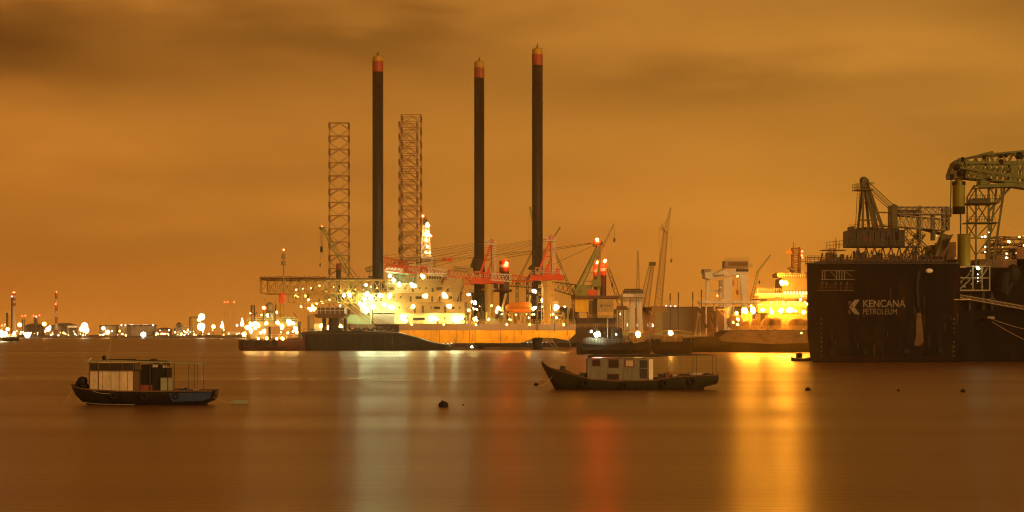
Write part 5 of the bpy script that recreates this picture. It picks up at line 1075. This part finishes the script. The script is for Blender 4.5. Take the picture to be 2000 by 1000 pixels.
# ================================================================= NEAR BOATS
# left boat (D 107)
PB1 = Pl(107); W1 = wl(107)
lbt = T('fishing_boat', 'small dark boat with a tan panelled cabin, blue stern panel and long flat canopy', 'boat', PB1(285, W1, 0)); BEAM[0] = 0
build(MB().hull(PB1, [(141, .12, 757, 751), (150, .55, 771, 755), (165, .95, 784, 758.5), (185, 1.2, 791, 760.5), (240, 1.35, 793, 763.5), (300, 1.38, 794, 763.5), (350, 1.35, 794, 763), (400, 1.25, 792, 763), (404, 1.22, 784, 763), (421, 1.15, 777, 763)]), 'hull', 'boathull', lbt, True)
mb = MB()
pts = [(141, .12, 751), (150, .55, 755), (165, .95, 758.5), (185, 1.2, 760.5), (240, 1.35, 763.5), (300, 1.38, 763.5), (350, 1.35, 763), (400, 1.25, 763), (421, 1.15, 763)]
for s_ in (-1, 1):
    mb.line([PB1(x, y - .6, s_ * (b_ + .02)) for x, b_, y in pts], .055, 6)
build(mb, 'gunwale', 'brown', lbt)
build(MB().prism([(338, 766.5), (420, 764.8), (418.5, 776), (404, 781), (345, 783)], PB1, -1.43, -1.37), 'blue_panel', 'blue', lbt)
build(MB().line([PB1(x, y, -1.0) for x, y in ((172, 784), (190, 787.5), (230, 788.5), (270, 789))], .03), 'waterline_stripe', 'letter', lbt)
cb = build(MB().pb(PB1, 182, 268, 723.5, 764, -1.0, 1.0), 'cabin', 'tanpanel', lbt)
build(MB().prism([(268, 723.5), (278, 725), (278, 764), (268, 764)], PB1, -.92, .92), 'cabin_end', 'brown', lbt)
mb = MB()
for x in (183, 200, 268): mb.pb(PB1, x - .8, x + .8, 708, 764, -1.05, -.98)
mb.pb(PB1, 182, 269, 722.6, 724.4, -1.05, -.98); build(mb, 'cabin_frame', 'brown', lbt)
wf = build(MB().pb(PB1, 183, 268, 708.5, 723, -.97, .97), 'window_band', 'glass', lbt)
mb = MB()
for x in (201, 222, 246): mb.pb(PB1, x - .4, x + .4, 708.5, 723, -1.01, -.98)
build(mb, 'window_frame', 'brown', wf)
rf = MB()
xs = [(178, 704), (240, 703.5), (300, 705.5), (350, 707), (401, 708)]
for (a, ya), (b_, yb) in zip(xs[:-1], xs[1:]):
    rf.add([PB1(a, ya, -1.2), PB1(b_, yb, -1.2), PB1(b_, yb, 1.2), PB1(a, ya, 1.2), PB1(a, ya + 2, -1.2), PB1(b_, yb + 2, -1.2), PB1(b_, yb + 2, 1.2), PB1(a, ya + 2, 1.2)], [(0, 1, 2, 3), (4, 5, 6, 7), (0, 1, 5, 4), (2, 3, 7, 6), (0, 3, 7, 4), (1, 2, 6, 5)])
build(rf, 'canopy', 'canopy', lbt)
mb = MB()
for x in (374, 392): 
    for d in (-1, 1): mb.tube(PB1(x, 709, d), PB1(x, 764, d), .017, 6)
for x in (182, 300, 334): mb.tube(PB1(x, 706, -1), PB1(x, 764, -1), .03, 6); mb.tube(PB1(x, 706, 1), PB1(x, 764, 1), .03, 6)
build_each(mb, 'canopy_post', 'dark', lbt)
build(MB().pb(PB1, 279, 312, 712, 763, -.5, .9), 'wheelhouse', 'rubber', lbt)  # black box for the dark opening, shade put into its colour
build(MB().pb(PB1, 279, 303, 751, 763, -.9, -.5), 'crate', 'maroon', lbt)
build(MB().pb(PB1, 302, 334, 718, 763, -.7, .3), 'dark_opening', 'rubber', lbt)  # second dark opening, its shade built as a black block
build(MB().pb(PB1, 320, 342, 737, 762, -1.0, -.72), 'pale_board', 'canopy', lbt)
build(MB().pb(PB1, 302, 312, 709, 717, -.6, .2).pb(PB1, 322, 331, 709, 718, -.6, .2), 'roof_bracket', 'tanpanel', lbt)
m = MB().ball(PB1(161, 744, 0), .34, (1.1, .8, .95)).ball(PB1(152, 749, .2), .22).tube(PB1(166, 748, 0), PB1(176, 760, 0), .12, 8).ball(PB1(170, 755, -.3), .2); build(m, 'outboard_motor', 'rubber', lbt, True)
build(MB().tube(PB1(210, 704, 0), PB1(217, 664, 0), .05, 6, .03).tube(PB1(208, 684, 0), PB1(218, 683, 0), .025, 4), 'mast', 'steel', lbt); build(MB().ball(PB1(203, 698, 0), .14), 'roof_float', 'rubber', lbt, True)
m = MB().line([PB1(176, 706, -.6), PB1(180, 701, -.6), PB1(184, 699, -.6)], .03); build(m, 'aerial', 'white', lbt)
for x, y, r in ((232, 771, .2), (290, 773, .2), (352, 772, .18)):
    q = MB(); c = PB1(x, y, -1.5)
    for i in range(12): a = math.pi / 6 * i; b_ = a + math.pi / 6; q.tube(c + V((r * math.cos(a), 0, r * math.sin(a))), c + V((r * math.cos(b_), 0, r * math.sin(b_))), .065, 6)
    build(q, 'tyre_fender', 'rubber', lbt)
build(MB().sag(PB1(186, 760, -1.2), PB1(232, 765, -1.5), .15, .018, 6).sag(PB1(404, 766, -1.1), PB1(455, 787, -.2), .1, .015, 8).sag(PB1(145, 756, 0), PB1(128, 792, -1), .1, .015, 6), 'rope', 'rope', lbt)
for x, y, h_, m_ in ((352, 763, 4, 'dark'), (362, 763, 6, 'blue'), (381, 763, 3.5, 'rope'), (345, 763, 5, 'maroon')): build(MB().pb(PB1, x, x + 7, y - h_, y, -.6, .1), 'fish_crate', m_, lbt)
for i in range(4): x = 208 + i * 16; build(MB().pb(PB1, x, x + .5, 724, 764, -1.025, -1.0), 'panel_joint', 'brown', lbt)
build(MB().tube(PB1(196, 703, .5), PB1(262, 702, .5), .04, 6).tube(PB1(230, 702, -.4), PB1(330, 705, -.4), .03, 6).ball(PB1(300, 703, 0), .16, (1.6, 1, .6)), 'roof_clutter', 'dark', lbt)
# right boat (D 136)
PB2 = Pl(136); W2 = wl(136)
rbt = T('fishing_boat', 'greenish fishing boat with high pointed prow and grey white windowed cabin', 'boat', PB2(1230, W2, 0)); BEAM[0] = 0
build(MB().hull(PB2, [(1058, .05, 712, 707), (1066, .35, 727, 714), (1074, .7, 741, 719), (1084, 1.05, 758, 722.5), (1100, 1.35, 762, 726), (1130, 1.65, 763, 735), (1150, 1.75, 764, 740), (1200, 1.85, 765, 743.5), (1270, 1.85, 765, 742), (1320, 1.8, 765, 735), (1370, 1.7, 764, 733.5), (1374, 1.68, 752, 733.5), (1399, 1.6, 746, 733)]), 'hull', 'boatgreen', rbt, True)
mb = MB()
pts = [(1058, .05, 707), (1066, .35, 714), (1074, .7, 719), (1084, 1.05, 722.5), (1100, 1.35, 726), (1130, 1.65, 735), (1150, 1.75, 740), (1200, 1.85, 743.5), (1270, 1.85, 742), (1320, 1.8, 735), (1370, 1.7, 733.5), (1399, 1.6, 733)]
for s_ in (-1, 1): mb.line([PB2(x, y - .5, s_ * (b_ + .02)) for x, b_, y in pts], .07, 6)
build(mb, 'gunwale', 'brown', rbt)
build(MB().prism([(1092, 728), (1094, 716), (1102, 715), (1104, 722), (1128, 733), (1130, 738), (1100, 738)], PB2, -.9, .9), 'foredeck', 'boatgreen', rbt)
build(MB().tube(PB2(1097, 726, -.4), PB2(1097, 714, -.4), .12, 8).tube(PB2(1094, 717, -.5), PB2(1104, 717, -.5), .08, 6), 'mooring_bitt', 'dark', rbt)
cb = build(MB().pb(PB2, 1146, 1262, 700, 744, -1.35, 1.35), 'cabin', 'boatwhite', rbt)
for x0, x1, y0, y1 in ((1156, 1170, 702, 714), (1188, 1206, 702, 717), (1185, 1206, 730, 740)):
    f_ = build(MB().pb(PB2, x0 - 1.2, x1 + 1.2, y0 - 1, y1 + 1, -1.40, -1.36), 'window', 'maroon', rbt); build(MB().pb(PB2, x0, x1, y0, y1, -1.43, -1.40), 'pane', 'glass', f_)
f_ = build(MB().pb(PB2, 1217, 1237, 701.5, 716.5, -1.40, -1.36), 'window', 'maroon', rbt); build(MB().pb(PB2, 1220, 1234, 703.5, 714.5, -1.43, -1.40), 'pane', 'tanpanel', f_)
build(MB().pb(PB2, 1147, 1262, 718.2, 719.4, -1.39, -1.35), 'cabin_rail', 'boatwhite', rbt)
build(MB().pb(PB2, 1247, 1262, 703, 738, -1.38, -1.36), 'door', 'dark', rbt)
rf = MB()
xs = [(1149, 695), (1160, 692), (1200, 693), (1280, 692), (1330, 691), (1392, 692.5)]
for (a, ya), (b_, yb) in zip(xs[:-1], xs[1:]):
    th = 4.5 if a < 1320 else 3
    rf.add([PB2(a, ya, -1.55), PB2(b_, yb, -1.55), PB2(b_, yb, 1.55), PB2(a, ya, 1.55), PB2(a, ya + th, -1.55), PB2(b_, yb + (4.5 if b_ < 1320 else 3 if b_ < 1380 else 1.2), -1.55), PB2(b_, yb + (4.5 if b_ < 1320 else 3 if b_ < 1380 else 1.2), 1.55), PB2(a, ya + th, 1.55)], [(0, 1, 2, 3), (4, 5, 6, 7), (0, 1, 5, 4), (2, 3, 7, 6), (0, 3, 7, 4), (1, 2, 6, 5)])
build(rf, 'canopy', 'dark', rbt)
mb = MB()
for x in (1357, 1395): 
    for d in (-1.3, 1.3): mb.tube(PB2(x, 693, d), PB2(x, 735, d), .018, 6)
for x in (1300, 1325, 1348): mb.tube(PB2(x, 693, -1.3), PB2(x, 736, -1.3), .012, 4)
build_each(mb, 'canopy_post', 'dark', rbt); build(MB().pb(PB2, 1265, 1273, 701, 742, -1.3, -1.1), 'white_post', 'white', rbt)
build(MB().pb(PB2, 1133, 1147, 728, 742, -1, 1), 'fore_locker', 'boatgreen', rbt)
build(MB().sag(PB2(1086, 722, -.5), PB2(1055, 752, -1.5), .3, .02, 8), 'mooring_rope', 'rope', rbt)
for x, y, r in ((1140, 747, .26), (1215, 753, .26), (1292, 748, .26), (1346, 744, .24)):
    q = MB(); c = PB2(x, y, -1.95)
    for i in range(12): a = math.pi / 6 * i; b_ = a + math.pi / 6; q.tube(c + V((r * math.cos(a), 0, r * math.sin(a))), c + V((r * math.cos(b_), 0, r * math.sin(b_))), .08, 6)
    build(q, 'tyre_fender', 'rubber', rbt)
for x, h_, m_ in ((1285, 5, 'dark'), (1297, 7, 'maroon'), (1312, 4, 'rope'), (1330, 5, 'dark'), (1376, 6, 'dark')): build(MB().pb(PB2, x, x + 9, 735 - h_, 738, -.8, .4), 'fish_crate', m_, rbt)
build(MB().ball(PB2(1358, 731, 0), .45, (1.6, 1, .5)), 'net_heap', 'rope', rbt, True)
build(MB().tube(PB2(1160, 690, .3), PB2(1255, 690, .3), .05, 6).ball(PB2(1300, 690, 0), .22, (1.8, 1, .5)).tube(PB2(1176, 691, 0), PB2(1176, 676, 0), .03, 6), 'roof_clutter', 'dark', rbt)
for i in range(7): x = 1152 + i * 16; build(MB().pb(PB2, x, x + .4, 720, 744, -1.375, -1.35), 'plank_joint', 'brown', rbt)
mb = MB()
for k in (3.5, 8): mb.line([PB2(x, y + k, -(b_ * .985 - k * .012)) for x, b_, y in pts[2:]], .03, 5)
build(mb, 'hull_strake', 'boatgreen', rbt)
# buoys and floats
def buoy(x, y, D, r, mat, label, box=None):
    Q = Pl(D); c = Q(x, 650 + 15000 / D, 0); mb = MB()
    if box: mb.box(c + V((-box[0], -.3, -.1)), c + V((box[0], .3, box[1]))).tube(c + V((-box[0] * .6, 0, box[1])), c + V((-box[0] * .6, 0, box[1] + .12)), .04, 6)
    else: mb.ball(c + V((0, 0, r * .45)), r, (1.1, 1, .85), 14, 9).tube(c + V((-r * .2, 0, r * 1.1)), c + V((-r * .3, 0, r * 1.5)), r * .14, 6)
    return single(mb, 'buoy', mat, label, 'buoy', c, None, not box)
buoy(866, 790, 15000 / 145, .31, 'rubber', 'round black mooring buoy in the foreground near the middle'); buoy(470, 788, 15000 / 138, 0, 'canopy', 'pale block shaped float behind the stern of the left boat', (.62, .26))
buoy(1047, 753, 15000 / 103, .2, 'rubber', 'tiny dark buoy left of the pointed prow'); buoy(1578, 763, 15000 / 113, .22, 'rubber', 'small dark buoy in the orange reflection')
buoy(1755, 764, 15000 / 114, .12, 'rubber', 'tiniest dark buoy below the navy barge'); buoy(1881, 766, 15000 / 116, .2, 'rubber', 'small dark buoy below the right end of the navy barge'); buoy(905, 792, 15000 / 142, .06, 'rubber', 'little float just right of the black mooring buoy')
